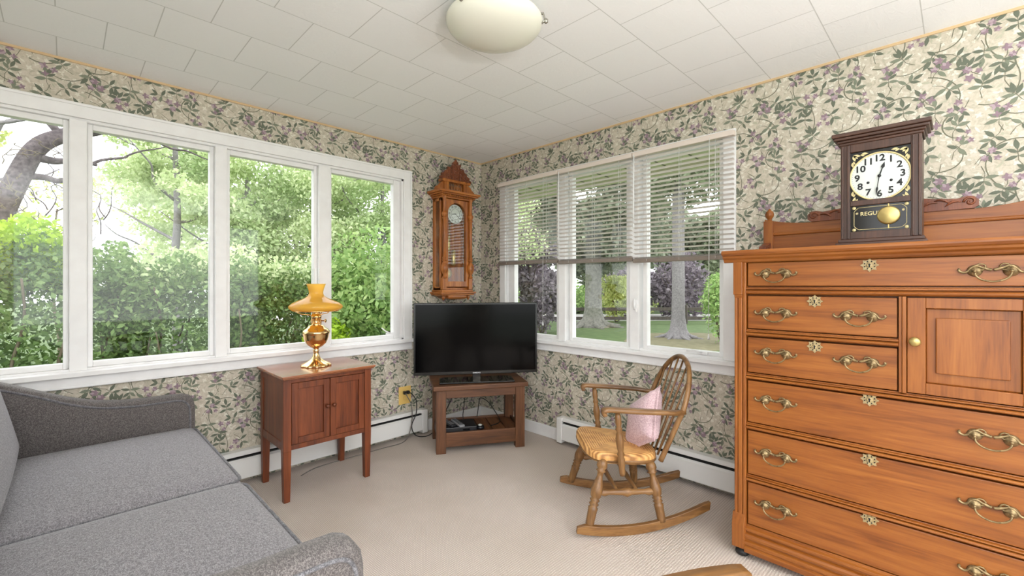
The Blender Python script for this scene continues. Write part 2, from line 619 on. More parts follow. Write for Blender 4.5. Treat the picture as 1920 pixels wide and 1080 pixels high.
# ---- wallpaper artwork: motifs repeat on a half-drop lattice
CW, CH = 0.36, 0.547
def leaf_poly(x, y, ang, L, W):
    pts = [(0, 0), (.22, .36), (.45, .5), (.7, .36), (1, 0), (.7, -.36), (.45, -.5), (.22, -.36)]
    c, s_ = math.cos(ang), math.sin(ang)
    return [(x + (a * L) * c - (b * W) * s_, y + (a * L) * s_ + (b * W) * c) for a, b in pts]
def stroke(pts, w0, w1):
    out = []
    n = len(pts)
    for i in range(n - 1):
        (x0, y0), (x1, y1) = pts[i], pts[i + 1]
        d = math.hypot(x1 - x0, y1 - y0) or 1e-6
        nx, ny = -(y1 - y0) / d, (x1 - x0) / d
        a = (w0 + (w1 - w0) * i / (n - 1)) / 2
        b = (w0 + (w1 - w0) * (i + 1) / (n - 1)) / 2
        out.append([(x0 + nx * a, y0 + ny * a), (x1 + nx * b, y1 + ny * b), (x1 - nx * b, y1 - ny * b), (x0 - nx * a, y0 - ny * a)])
    return out
def star(x, y, r, a0, n=5):
    return [leaf_poly(x, y, a0 + 2 * PI * k / n, r, r * 0.62) for k in range(n)]
def motif():
    rnd = random.Random(11)
    P = []   # (layer material, polygon)
    def torus_spread(n, dmin, seed):
        r2 = random.Random(seed)
        pts = []
        tries = 0
        while len(pts) < n and tries < 6000:
            tries += 1
            x, y = r2.uniform(0, CW), r2.uniform(0, CH)
            ok = True
            for (a, b) in pts:
                for i in (-1, 0, 1):
                    for j in (-1, 0, 1):
                        dx = x - (a + i * CW)
                        dy = y - (b - i * CH / 2 + j * CH)
                        if dx * dx + dy * dy < dmin * dmin:
                            ok = False
            if ok:
                pts.append((x, y))
        return pts
    for (x, y) in torus_spread(190, 0.0215, 3):        # pale ghost blossoms and leaves behind
        k = rnd.random()
        if k < 0.55:
            for q in star(x, y, rnd.uniform(.007, .015), rnd.uniform(0, 6), rnd.choice((3, 4, 5))):
                P.append((1, q))
        else:
            a = rnd.uniform(0, 6.28)
            P.append((2 if rnd.random() < .6 else 1, leaf_poly(x, y, a, rnd.uniform(.016, .034), rnd.uniform(.006, .012))))
    # main vines (curling)
    vines = [
        ((.02, .06), (.10, .02), (.17, .10), (.13, .20)),
        ((.13, .20), (.11, .28), (.20, .30), (.22, .24)),
        ((.13, .20), (.05, .26), (.02, .33), (.06, .40)),
        ((.06, .40), (.10, .46), (.20, .44), (.21, .37)),
        ((.22, .50), (.32, .48), (.36, .38), (.29, .31)),
        ((.29, .31), (.24, .26), (.28, .19), (.35, .20)),
        ((.24, .06), (.33, .05), (.36, .13), (.31, .17)),
        ((.24, .06), (.22, .00), (.15, -.03), (.10, .005)),
    ]
    for v in vines:
        for q in stroke(bez(*v, n=12), .0050, .0032):
            P.append((3, q))
    for (x, y) in torus_spread(23, 0.072, 8):        # leaf sprigs
        a = rnd.uniform(0, 6.28)
        n = rnd.choice((4, 5, 5, 6))
        st = [(x - .05 * math.cos(a) + .015 * math.sin(a), y - .05 * math.sin(a) - .015 * math.cos(a)), (x - .02 * math.cos(a), y - .02 * math.sin(a)), (x, y), (x + .03 * math.cos(a), y + .03 * math.sin(a))]
        for q in stroke(st, .0026, .0016):
            P.append((3, q))
        for k in range(n):
            t = k / (n - 1) * 2 - 1
            b = a + t * 1.75 + rnd.uniform(-.15, .15)
            o = (1 - abs(t)) * .026
            L = rnd.uniform(.036, .049)
            P.append((rnd.choice((4, 5, 5)), leaf_poly(x + o * math.cos(a), y + o * math.sin(a), b, L, L * .38)))
    for (x, y) in torus_spread(10, 0.105, 21):       # plum flower clusters
        a = rnd.uniform(0, 6.28)
        for q in stroke([(x, y), (x + .03 * math.cos(a + 2), y + .03 * math.sin(a + 2)), (x + .055 * math.cos(a + 2.4), y + .055 * math.sin(a + 2.4))], .002, .0014):
            P.append((3, q))
        for k in range(3):
            b = a + k * 2.1
            fx, fy = x + .022 * math.cos(b), y + .022 * math.sin(b)
            for q in star(fx, fy, rnd.uniform(.012, .021), rnd.uniform(0, 6), rnd.choice((4, 5, 5, 6))):
                P.append((7 if rnd.random() < .3 else 6, q))
    return P
MOTIF = motif()
def clip(poly, u0, u1, v0, v1):
    for ax, lim, sg in ((0, u0, 1), (0, u1, -1), (1, v0, 1), (1, v1, -1)):
        out = []
        n = len(poly)
        for i in range(n):
            a, b = poly[i], poly[(i + 1) % n]
            ia, ib = sg * (a[ax] - lim) >= 0, sg * (b[ax] - lim) >= 0
            if ia:
                out.append(a)
            if ia != ib:
                t = (lim - a[ax]) / (b[ax] - a[ax])
                out.append((a[0] + (b[0] - a[0]) * t, a[1] + (b[1] - a[1]) * t))
        poly = out
        if len(poly) < 3:
            return None
    return poly
def paper(mb, rects, place, u_off, v_off):
    """inlay the motif over the rects (u0,u1,v0,v1); place(u,v,height) -> world"""
    U0, U1 = min(r[0] for r in rects), max(r[1] for r in rects)
    for i in range(int((U0 - u_off) / CW) - 2, int((U1 - u_off) / CW) + 3):
        for j in range(-6, 12):
            ox = u_off + i * CW
            oy = v_off - (i % 2) * CH / 2 + j * CH
            if oy > H + .1 or oy + CH < -.1 or ox > U1 + .1 or ox + CW < U0 - .1:
                continue
            for k_, (mi, q) in enumerate(MOTIF):
                q = [(x + ox, y + oy) for x, y in q]
                for r in rects:
                    if max(p[0] for p in q) < r[0] or min(p[0] for p in q) > r[1] or max(p[1] for p in q) < r[2] or min(p[1] for p in q) > r[3]:
                        continue
                    c = clip(q, *r)
                    if c:
                        mb.add([place(a, b, .00012 * mi + k_ * 1.2e-6) for a, b in c], [tuple(range(len(c)))], mi)

# left wall (y = 0 plane) with the wide window opening
LO = (-3.46, -.84, .80, 2.115)
w = MB()
for (a, b, c, d) in ((XW - .15, LO[0], 0, H), (LO[1], 0.14, 0, H), (LO[0], LO[1], 0, LO[2]), (LO[0], LO[1], LO[3], H)):
    w.box((a, 0, c), (b, .14, d))
paper(w, [(XW, LO[0], 0, H), (LO[1], 0, 0, H), (LO[0], LO[1], 0, LO[2]), (LO[0], LO[1], LO[3], H)], lambda u, v, h: (u, -h, v), -.07, .11)
struct(w.build('wall_left', PAPER), 'left wall in vine and plum flower wallpaper with the four pane window', 'wall')
# right wall (x = 0 plane); u runs along -y
RO = (-2.235, -.33, .795, 2.150)
w = MB()
for (a, b, c, d) in ((YB - .15, RO[0], 0, H), (RO[1], 0, 0, H), (RO[0], RO[1], 0, RO[2]), (RO[0], RO[1], RO[3], H)):
    w.box((0, a, c), (.14, b, d))
paper(w, [(3.9, -YB, 0, H), (-RO[0], 3.9, 0, H), (0, -RO[1], 0, H), (-RO[1], -RO[0], 0, RO[2]), (-RO[1], -RO[0], RO[3], H)], lambda u, v, h: (-h, -u, v), .02, .055)
struct(w.build('wall_right', PAPER), 'right wall in vine and plum flower wallpaper behind the blinds and oak chest', 'wall')
# unseen walls behind the camera, each with an opening cut for the added fill light
BO = (-3.3, -.3, .15, 2.25)
SO = (-5.4, -2.6, .5, 2.25)
w = MB()
for (a, b, c, d) in ((XW - .15, BO[0], 0, H), (BO[1], 0, 0, H), (BO[0], BO[1], 0, BO[2]), (BO[0], BO[1], BO[3], H)):
    w.box((a, YB - .15, c), (b, YB, d))
struct(w.build('wall_back', PAPER[0]), 'plain wall behind the camera with a wide opening', 'wall')
w = MB()
for (a, b, c, d) in ((YB, SO[0], 0, H), (SO[1], 0, 0, H), (SO[0], SO[1], 0, SO[2]), (SO[0], SO[1], SO[3], H)):
    w.box((XW - .15, a, c), (XW, b, d))
struct(w.build('wall_side', PAPER[0]), 'wall behind the sofa with a wide opening beside the camera', 'wall')
# thin bead where wallpaper meets ceiling, and baseboards
struct(MB().box((XW, -.007, H - .012), (0, 0, H)).build('trim_1', M['edge']), 'thin tan bead along the top of the left wall', 'trim')
struct(MB().box((-.007, YB, H - .012), (0, -.007, H)).build('trim_2', M['edge']), 'thin tan bead along the top of the right wall', 'trim')
struct(MB().box((-.655, -.018, 0), (0, 0, .095)).build('baseboard_left', M['white'], bevel=.004), 'short white baseboard on the left wall in the corner', 'baseboard')
struct(MB().box((-.018, -.985, 0), (0, -.018, .095)).build('baseboard_right', M['white'], bevel=.004), 'short white baseboard on the right wall in the corner', 'baseboard')

# ---- window 1 : left wall, four panes
def window_left():
    r = MB()
    r.box((-3.53, -.018, .80), (-3.445, 0, 2.183)); r.box((-.845, -.018, .80), (-.772, 0, 2.183))
    r.box((-3.445, -.018, 2.108), (-.845, 0, 2.183))
    # raised outer bead of the casing
    r.box((-3.53, -.024, 2.168), (-.772, -.018, 2.183)); r.box((-.787, -.024, .80), (-.772, -.018, 2.168))
    root = r.build('window_1', M['white'], bevel=.003)
    struct(root, 'white framed four pane picture window facing the hedge', 'window')
    j = MB()   # jamb lining
    j.box((LO[0], 0, LO[2]), (LO[0] + .02, .14, LO[3])); j.box((LO[1] - .02, 0, LO[2]), (LO[1], .14, LO[3]))
    j.box((LO[0], 0, LO[3] - .02), (LO[1], .14, LO[3])); j.box((LO[0], 0, LO[2]), (LO[1], .14, LO[2] + .012))
    j.build('jamb', M['white'], root)
    s = MB()
    s.box((-3.57, -.055, .776), (-.755, .02, .802))
    s.box((-3.53, -.02, .716), (-.772, 0, .776)); s.box((-3.53, -.027, .716), (-.772, -.02, .728))
    s.build('sill', M['white'], root, bevel=.006)
    for (a, b) in ((-2.79, -2.722), (-2.155, -2.092), (-1.53, -1.447)):
        MB().box((a, -.010, .80), (b, .10, 2.10)).build('mullion', M['white'], root, bevel=.004)
    for (a, b) in ((-3.44, -2.79), (-2.722, -2.155), (-2.092, -1.53), (-1.447, -.86)):
        s = MB()
        w1, zb, zt = .022, .812, 2.095
        s.box((a, .025, zb), (a + w1, .075, zt)); s.box((b - w1, .025, zb), (b, .075, zt))
        s.box((a + w1, .025, zb), (b - w1, .075, zb + .028)); s.box((a + w1, .025, zt - .03), (b - w1, .075, zt))
        if b > -.9:   # the last casement has a wider outer stile
            s.box((b - .062, .02, zb), (b - w1, .07, zt))
        s.build('sash', M['white'], root, bevel=.003)
        MB().box((a + .01, .052, zb + .01), (b - .01, .056, zt - .01)).build('pane', M['pane'], root)
    c = MB()
    c.box((-.99, .008, .845), (-.93, .022, .862)); c.tube([(-.96, .006, .86), (-1.0, -.004, .875), (-1.04, -.006, .905)], .005)
    c.build('crank_handle', M['white'], root)
window_left()

# ---- window 2 : right wall, three casements
def window_right():
    r = MB()
    r.box((-.018, -.345, .795), (0, -.275, 2.17)); r.box((-.018, -2.292, .795), (0, -2.222, 2.17))
    r.box((-.018, -2.222, 2.140), (0, -.345, 2.17))
    root = r.build('window_2', M['white'], bevel=.003)
    struct(root, 'white framed three pane window behind the blinds facing the lawn', 'window')
    j = MB()
    j.box((0, RO[0], RO[2]), (.14, RO[0] + .02, RO[3])); j.box((0, RO[1] - .02, RO[2]), (.14, RO[1], RO[3]))
    j.box((0, RO[0], RO[3] - .02), (.14, RO[1], RO[3])); j.box((0, RO[0], RO[2]), (.14, RO[1], RO[2] + .012))
    j.build('jamb', M['white'], root)
    s = MB()
    s.box((-.055, -2.31, .768), (.02, -.255, .795))
    s.box((-.02, -2.292, .708), (0, -.275, .768)); s.box((-.027, -2.292, .708), (-.02, -.275, .72))
    s.build('sill', M['white'], root, bevel=.006)
    for (a, b) in ((-1.035, -.935), (-1.675, -1.575)):
        MB().box((-.010, a + .015, .795), (.10, b - .015, 2.13)).build('mullion', M['white'], root, bevel=.004)
    for (a, b) in ((-.935, -.352), (-1.575, -1.035), (-2.215, -1.675)):
        s = MB()
        w1, zb, zt = .03, .80, 2.136
        s.box((.025, a, zb), (.075, a + w1, zt)); s.box((.025, b - w1, zb), (.075, b, zt))
        s.box((.025, a + w1, zb), (.075, b - w1, zb + .03)); s.box((.025, a + w1, zt - .03), (.075, b - w1, zt))
        if b > -.5:
            s.box((.02, b - .075, zb), (.07, b - w1, zt))
        s.build('sash', M['white'], root, bevel=.003)
        MB().box((.052, a + .01, zb + .01), (.056, b - .01, zt - .01)).build('pane', M['pane'], root)
    for y in (-1.640,):
        l = MB()
        l.box((-.022, y - .008, 1.06), (-.010, y + .008, 1.14)); l.tube([(-.026, y, 1.075), (-.036, y, 1.10), (-.030, y, 1.15)], .006)
        l.build('latch', M['white'], root)
    c = MB()
    c.box((.005, -2.12, .812), (.02, -2.06, .828)); c.tube([(.0, -2.09, .825), (-.015, -2.05, .835), (-.02, -2.0, .832)], .005)
    c.build('crank_handle', M['white'], root)
window_right()

# ---- blinds
def blind(y0, y1, zt, zb, label, wand_y, wand_z, cord_y):
    root = thing('window_blind', label, 'blind', (-.045, (y0 + y1) / 2, zb), group='blinds on the right window')
    MB().box((-.062, y1, zt - .032), (-.022, y0, zt)).build('headrail', M['headrail'], root, bevel=.003)
    s = MB()
    n = int((zt - .045 - zb - .02) / .0285)
    for i in range(n):
        z = zb + .032 + i * (zt - .05 - zb - .032) / (n - 1)
        # gently crowned slat, front edge a little lower
        v, f = [], []
        for k, (dx, dz) in enumerate(((-.0122, .0042), (-.005, .0030), (.005, -.0006), (.0122, -.0042))):
            v += [(-.042 + dx, y1 + .004, z + dz), (-.042 + dx, y0 - .004, z + dz)]
        for k in range(3):
            f.append((2 * k, 2 * k + 1, 2 * k + 3, 2 * k + 2))
        s.add(v, f, 0, True)
    s.build('slats', M['slat'], root)
    MB().box((-.056, y1 + .002, zb), (-.028, y0 - .002, zb + .026)).build('bottom_rail', M['rail'], root, bevel=.003)
    l = MB()
    for t in (.16, .5, .84):
        y = y1 + (y0 - y1) * t
        for x in (-.0565, -.0275):
            l.tube([(x, y, zb + .01), (x, y, zt - .03)], .0011, 5)
    l.build('ladder_cords', M['wand'], root)
    if wand_y is not None:
        w_ = MB()
        w_.tube([(-.066, wand_y, zt - .02), (-.070, wand_y, wand_z)], .0042, 6)
        w_.lathe([(.0055, 0), (.0065, .02), (.004, .03)], (-.070, wand_y, wand_z - .028), seg=8)
        w_.build('tilt_wand', M['wand'], root)
    if cord_y is not None:
        c = MB()
        c.tube([(-.066, cord_y, zt - .02), (-.067, cord_y, zt - .5), (-.066, cord_y + .004, .95)], .0016, 5)
        c.lathe([(.003, .03), (.008, .0), (.006, -.004)], (-.066, cord_y + .004, .92), seg=8)
        c.build('lift_cord', M['wand'], root)
blind(-.292, -.976, 2.152, 1.420, 'mini blind nearest the room corner, on the left pane of the right window', None, 0, -.84)
blind(-.984, -1.634, 2.150, 1.408, 'mini blind over the middle pane of the right window', -1.0, 1.62, None)
blind(-1.640, -2.296, 2.150, 1.396, 'mini blind nearest the oak chest, on the right pane of the right window', -1.655, 1.66, -2.16)

# ---- baseboard heaters
def heater(name, label, pts):
    pass
def heater_x(x0, x1, label):     # on the left wall
    root = thing('baseboard_heater', label, 'heater', ((x0 + x1) / 2, -.04, 0), group='baseboard heaters')
    b = MB()
    b.prism([(0, .035), (0, .205), (-.05, .205), (-.066, .19), (-.066, .182), (-.012, .182), (-.012, .035)], x0, x1 - .05, 0)
    b.build('back_plate', M['heater'], root)
    MB().prism([(-.066, .035), (-.072, .04), (-.072, .150), (-.058, .162), (-.056, .158), (-.068, .148), (-.068, .04)], x0, x1 - .05, 0).build('front_cover', M['heater'], root)
    MB().box((x0, -.058, .166), (x1 - .05, -.035, .171)).build('damper', M['black'], root)
    MB().box((x0, -.05, .03), (x1 - .05, -.014, .15)).build('fins', M['black'], root)
    MB().box((x1 - .05, -.077, .012), (x1, 0, .207)).build('end_cap', M['heater'], root, bevel=.006)
heater_x(-3.5, -.655, 'long white baseboard heater under the left window behind the cherry cabinet')
def heater_y(y0, y1, label):
    root = thing('baseboard_heater', label, 'heater', (-.04, (y0 + y1) / 2, 0), group='baseboard heaters')
    MB().prism([(0, .035), (0, .205), (-.05, .205), (-.066, .19), (-.066, .182), (-.012, .182), (-.012, .035)][::-1], y1, y0 - .05, 1, mat=None).build('back_plate', M['heater'], root)
    MB().prism([(-.066, .035), (-.072, .04), (-.072, .150), (-.058, .162), (-.056, .158), (-.068, .148), (-.068, .04)], y1, y0 - .05, 1).build('front_cover', M['heater'], root)
    MB().box((-.058, y1, .166), (-.035, y0 - .05, .171)).build('damper', M['black'], root)
    MB().box((-.05, y1, .03), (-.014, y0 - .05, .15)).build('fins', M['black'], root)
    MB().box((-.077, y0 - .05, .012), (0, y0, .207)).build('end_cap', M['heater'], root, bevel=.006)
heater_y(-.985, -3.9, 'long white baseboard heater under the right window behind the rocking chair')

# ---- ceiling light
def ceiling_light():
    cx, cy = -1.5415, -1.8545
    root = thing('ceiling_light', 'cream glass dish ceiling light with steel clips', 'light', (cx, cy, H))
    MB().lathe([(.11, 0), (.11, -.022), (.095, -.03)][::-1], (cx, cy, H), seg=36).build('base_plate', M['white'], root)
    prof = [(.196, 2.345), (.2, 2.338)]
    for i in range(13):
        t = i / 12
        a = t * PI / 2
        prof.append((.2 * math.cos(a * .999), 2.335 - .075 * math.sin(a) ** 1.0))
    MB().lathe(prof[::-1], (cx, cy, 0), seg=56).build('glass_dish', M['lampdish'], root)
    for dl, dd in ((.203, -.02), (-.0895, .178), (-.1135, -.159)):
        s_ = math.sqrt(.5)
        x, y = cx + s_ * (dd + dl), cy + s_ * (dd - dl)
        k = MB()
        k.tube([(cx + (x - cx) * .55, cy + (y - cy) * .55, 2.368), (x, y, 2.362), (cx + (x - cx) * 1.03, cy + (y - cy) * 1.03, 2.335), (cx + (x - cx) * .96, cy + (y - cy) * .96, 2.322)], .005, 6)
        k.lathe([(.003, -.012), (.009, -.006), (.009, .004), (.003, .01)], (cx + (x - cx) * 1.05, cy + (y - cy) * 1.05, 2.332), seg=10)
        k.build('clip', M['chrome'], root)
ceiling_light()

# ---- electrical outlet
def outlet():
    root = thing('wall_outlet', 'yellowed duplex wall outlet above the left heater', 'outlet', (-.83, 0, .34))
    MB().box((-.888, -.007, .268), (-.774, 0, .412)).build('cover_plate', M['almond'], root, bevel=.004)
    for z in (.315, .365):
        o = MB()
        o.lathe([(.0165, 0), (.0165, .004), (.015, .005)], (-.831, -.007, z), (0, -1, 0), 16)
        o.build('receptacle', M['almond'], root)
    for x in (-.845, -.815):
        p = MB().box((x - .011, -.04, .352), (x + .011, -.012, .378))
        p.build('plug', M['cord'], root, bevel=.004)
outlet()
def cords():
    k = MB()
    k.tube(smooth_path([(-.845, -.034, .365), (-.84, -.055, .34), (-.82, -.085, .27), (-.825, -.10, .15), (-.86, -.11, .05), (-.93, -.13, .007), (-1.1, -.13, .006), (-1.40, -.13, .006), (-1.6, -.14, .006), (-1.72, -.20, .006)]), .0038, 6)
    tag(k.build('power_cord', M['greycord']), 'grey power cord running along the carpet towards the cherry cabinet', 'cord')
    k = MB()
    k.tube(smooth_path([(-.815, -.034, .365), (-.80, -.055, .355), (-.775, -.085, .30), (-.785, -.10, .20), (-.83, -.105, .11), (-.80, -.115, .03), (-.72, -.14, .008), (-.645, -.145, .03), (-.56, -.10, .075), (-.43, -.10, .25), (-.40, -.12, .42), (-.43, -.22, .46)]), .0040, 6)
    tag(k.build('power_cord', M['cord']), 'black power cord from the outlet up behind the television stand', 'cord')
cords()

# ------------------------------------------------------------------ oak chest (highboy)
def chest():
    XF = -.604          # front plane of the drawer fronts
    yl, yr = -2.487, -3.469
    root = thing('chest_of_drawers', 'tall golden oak chest of drawers with brass pulls and a carved back gallery', 'chest of drawers', (-.35, -2.978, 0))
    XBK = -.095
    c = MB()
    c.box((XF + .03, yl - .012, .06), (XBK, yl - .034, 1.365)); c.box((XF + .03, yr + .034, .06), (XBK, yr + .012, 1.365))
    c.box((XBK - .01, yl - .034, .06), (XBK, yr + .034, 1.365)); c.box((XF + .03, yl - .034, .06), (XBK - .01, yr + .034, .075))
    c.box((XF + .045, yl - .034, .08), (XF + .055, yr + .034, 1.36))
    c.build('carcass', OAK[2], root, bevel=.002)
    # fluted corner posts with capital and foot block
    for (y0, sg) in ((yl, -1), (yr, 1)):
        p = MB()
        p.box((XF - .012, y0, .05), (XF + .05, y0 + sg * .012, 1.35))
        p.box((XF - .012, y0 + sg * .017, .05), (XF + .05, y0 + sg * .033, 1.35))
        p.box((XF - .006, y0 + sg * .001, .05), (XF + .05, y0 + sg * .048, 1.35))
        p.box((XF - .012, y0 + sg * .036, .05), (XF + .05, y0 + sg * .049, 1.35))
        p.prism([(XF - .018, y0 - sg * .004), (XF - .018, y0 + sg * .036), (XF + .05, y0 + sg * .036), (XF + .05, y0 - sg * .004)], 1.20, 1.352, 2)
        p.prism([(XF - .012, 1.185), (XF - .018, 1.20), (XF + .05, 1.20), (XF + .05, 1.185)], y0, y0 + sg * .035, 1)
        p.prism([(XF - .024, .045), (XF - .024, .15), (XF - .012, .20), (XF + .05, .20), (XF + .05, .045)], y0 - sg * .008, y0 + sg * .046, 1)
        p.build('corner_post', OAK[2], root, bevel=.003)
    # cornice top
    t = MB()
    prof = [(-.012, 1.347), (-.018, 1.352), (-.022, 1.360), (-.034, 1.368), (-.036, 1.376), (-.046, 1.380), (-.052, 1.388), (-.052, 1.394), (-.046, 1.402), (-.01, 1.402), (-.01, 1.347)]
    t.prism([(XF + a, z) for a, z in prof], yl + .045, yr - .045, 1)
    t.box((XF - .012, yl + .03, 1.350), (XBK, yr - .03, 1.402))
    t.prism([(yl + .03 - .03 - a * .9 - .012, z) for a, z in prof[1:-2]] + [(yl, 1.402), (yl, 1.352)], XF - .01, XBK, 0)
    t.build('cornice_top', OAK[1], root, bevel=.0015)
    # rails under every drawer: a stepped, half-round edge
    def rail(z0, z1, y0, y1):
        h = z1 - z0
        m = MB()
        pr = [(.03, z0), (.004, z0), (-.006, z0 + .06 * h), (-.015, z0 + .20 * h), (-.017, z0 + .36 * h), (-.012, z0 + .50 * h), (.001, z0 + .56 * h), (.001, z0 + .64 * h), (-.011, z0 + .68 * h), (-.011, z0 + .84 * h), (.003, z0 + .90 * h), (.003, z1), (.03, z1)]
        m.prism([(XF + a, z) for a, z in pr], y0, y1, 1)
        m.build('rail', OAK[1], root, bevel=.0012)
    ya, yb = -2.536, -3.42
    ym, yd = -3.062, -3.084
    rail(1.203, 1.237, ya, yb)
    rail(1.014, 1.044, ya, ym)
    rail(.818, .846, ya, yb)
    rail(.591, .620, ya, yb)
    rail(.355, .384, ya, yb)
    MB().box((XF - .006, ym, .846), (XF + .03, ym - .010, 1.203)).box((XF - .011, ym - .010, .846), (XF + .03, yd, 1.203)).build('divider', OAK[2], root, bevel=.002)
    b = MB()
    pr = [(.03, .035), (-.024, .035), (-.027, .058), (-.018, .062), (-.014, .066), (-.022, .070), (-.022, .084), (-.008, .088), (-.006, .094), (-.018, .098), (-.020, .108), (-.016, .116), (-.001, .120), (-.001, .126), (-.012, .130), (-.012, .142), (.002, .146), (.002, .155), (.03, .155)]
    b.prism([(XF + a, z) for a, z in pr], yl - .045, yr + .045, 1)
    b.build('base_moulding', OAK[1], root, bevel=.0015)
    for y in (yl - .025, yr + .025):
        for x in (XF + .02, XBK - .04):
            k = MB().lathe([(.012, 0), (.026, .004), (.031, .012), (.028, .024), (.018, .030), (.014, .05)], (x, y, 0), seg=20)
            k.build('caster', M['caster'], root)

    # brass pull in its own frame: y across, z up, front towards -x
    pull_mesh = None
    def pull(parent, y, z):
        nonlocal pull_mesh
        loc = (XF - .001 - (-.35), y + 2.978, z)
        if pull_mesh is None:
            k = MB()
            for s_ in (-1, 1):
                pts = [(-.006, s_ * .002, .006), (-.006, s_ * .012, .009), (-.006, s_ * .024, .014), (-.006, s_ * .036, .020), (-.006, s_ * .046, .018), (-.006, s_ * .055, .008), (-.006, s_ * .062, .000), (-.006, s_ * .070, -.002), (-.006, s_ * .078, .002), (-.006, s_ * .081, .008), (-.006, s_ * .077, .011)]
                k.tube(smooth_path(pts, 3), [.0055 if i < 6 else .0042 for i in range(31)], 6)
                k.lathe([(.004, .016), (.007, .013), (.011, .010), (.0185, .004), (.0200, 0)][::-1], (0, s_ * .042, .004), (-1, 0, 0), 16)
                k.lathe([(.004, 0), (.0035, .02), (.006, .024), (.002, .028)], (0, s_ * .042, .002), (-1, 0, 0), 10)
                k.tube([(-.007, s_ * .028 + .012 * math.cos(a * .7), .016 + .011 * math.sin(a * .7)) for a in range(10)], .0028, 5)
            bail = [(-.020, -.042, .0), (-.024, -.040, -.012), (-.024, -.030, -.024), (-.025, -.014, -.031), (-.025, 0, -.033), (-.025, .014, -.031), (-.024, .030, -.024), (-.024, .040, -.012), (-.020, .042, .0)]
            k.tube(smooth_path(bail, 4), .0031, 7)
            o = k.build('handle', M['brass'], parent, world=False)
            pull_mesh = o
            o.location = loc
            o['label'] = 'antique brass bail pull'
        else:
            clone(pull_mesh, parent, loc)
    esc_mesh = None
    def escutcheon(parent, y, z):
        nonlocal esc_mesh
        loc = (XF - .001 - (-.35), y + 2.978, z)
        if esc_mesh is None:
            k = MB()
            n = 64
            po = []
            for i in range(n):
                a = 2 * PI * i / n
                rr = .0228 + .0032 * math.cos(8 * a) + .0014 * math.cos(16 * a)
                po.append((rr * 1.05 * math.cos(a), rr * .95 * math.sin(a)))
            k.prism(po, -.004, 0, 0)
            k.lathe([(.010, .0), (.010, .003), (.007, .005)], (-.004, 0, 0), (-1, 0, 0), 14)
            k.lathe([(.0036, 0), (.0034, .0022)], (-.0075, 0, .0022), (-1, 0, 0), 10, mi=1)
            k.box((-.0097, -.0022, -.0085), (-.0075, .0022, .002), mi=1)
            for q_ in range(8):
                a = 2 * PI * (q_ + .5) / 8
                k.lathe([(.0026, 0), (.0024, .0008)], (-.0042, .0165 * math.cos(a), .0150 * math.sin(a)), (-1, 0, 0), 8, mi=1)
            esc_mesh = k.build('escutcheon', [M['brassesc'], M['black']], parent, world=False)
            esc_mesh.location = loc
            esc_mesh['label'] = 'brass keyhole plate'
        else:
            clone(esc_mesh, parent, loc)
    def drawer(z0, z1, y0, y1, pulls, hz, ez):
        d = MB().box((XF, y0 - .004, z0 + .004), (XF + .04, y1 + .004, z1 - .006))
        o = d.build('drawer', OAK[1], root, bevel=.003)
        for y in pulls:
            pull(o, y, hz)
        escutcheon(o, sum(pulls) / 2, ez)
        return o
    W2 = (-2.653, -3.301)
    S2 = (-2.653, -2.944)
    drawer(1.237, 1.352, ya, yb, W2, 1.290, 1.322)
    drawer(1.044, 1.203, ya, ym, S2, 1.118, 1.178)
    drawer(.846, 1.014, ya, ym, S2, .940, .990)
    drawer(.620, .818, ya, yb, W2, .730, .803)
    drawer(.384, .591, ya, yb, W2, .494, .570)
    drawer(.155, .355, ya, yb, W2, .264, .343)
    # cupboard door
    d = MB()
    z0, z1 = .850, 1.199
    y0, y1 = yd - .002, yb + .002
    pw = .050
    X0, X1 = XF - .004, XF + .035
    d.box((X0, y0, z0), (X1, y0 - pw, z1)); d.box((X0, y1 + pw, z0), (X1, y1, z1))
    d.box((X0, y0 - pw, z0), (X1, y1 + pw, z0 + .040)); d.box((X0, y0 - pw, z1 - .038), (X1, y1 + pw, z1))
    o = d.build('door', OAK[2], root, bevel=.002)
    p = MB()
    p.box((XF + .012, y0 - pw, z0 + .040), (XF + .03, y1 + pw, z1 - .038))
    p.prism([(y0 - pw - .026, z0 + .078), (y1 + pw + .026, z0 + .078), (y1 + pw + .026, z1 - .072), (y0 - pw - .026, z1 - .072)], XF + .001, XF + .014, 0)
    p.build('panel', OAK[2], o, bevel=.004)
    MB().lathe([(.005, 0), (.006, .012), (.014, .016), (.0175, .024), (.015, .032), (.006, .036)], (XF - .004, -3.108, 1.040), (-1, 0, 0), 18).build('knob', M['brassk'], o)

    # gallery along the back
    gx0, gx1 = -.125, -.100
    g = MB()
    def top_edge(y):
        t = abs(y + 2.978)
        if t < .25:
            return 1.566
        u = (t - .25) / .25
        return 1.566 - .02 * math.sin(min(u * 1.0, 1) * PI * .55) + .052 * max(0, u) ** 1.4
    ys = [yl + .010 - (yl - yr + .02) * i / 40 for i in range(41)]
    poly = [(y, top_edge(y)) for y in ys] + [(ys[-1], 1.402), (ys[0], 1.402)]
    g.prism(poly, gx0, gx1, 0)
    g.prism([(gx0, 1.506), (gx0 - .008, 1.508), (gx0 - .010, 1.516), (gx0 - .004, 1.522), (gx0, 1.524)], ys[0], ys[-1], 1)
    g.prism([(gx0, 1.402), (gx0 - .03, 1.402), (gx0 - .026, 1.412), (gx0, 1.416)], ys[0], ys[-1], 1)
    gal = g.build('gallery', OAK[1], root, bevel=.002)
    # carved crest with scrolled ends
    c = MB()
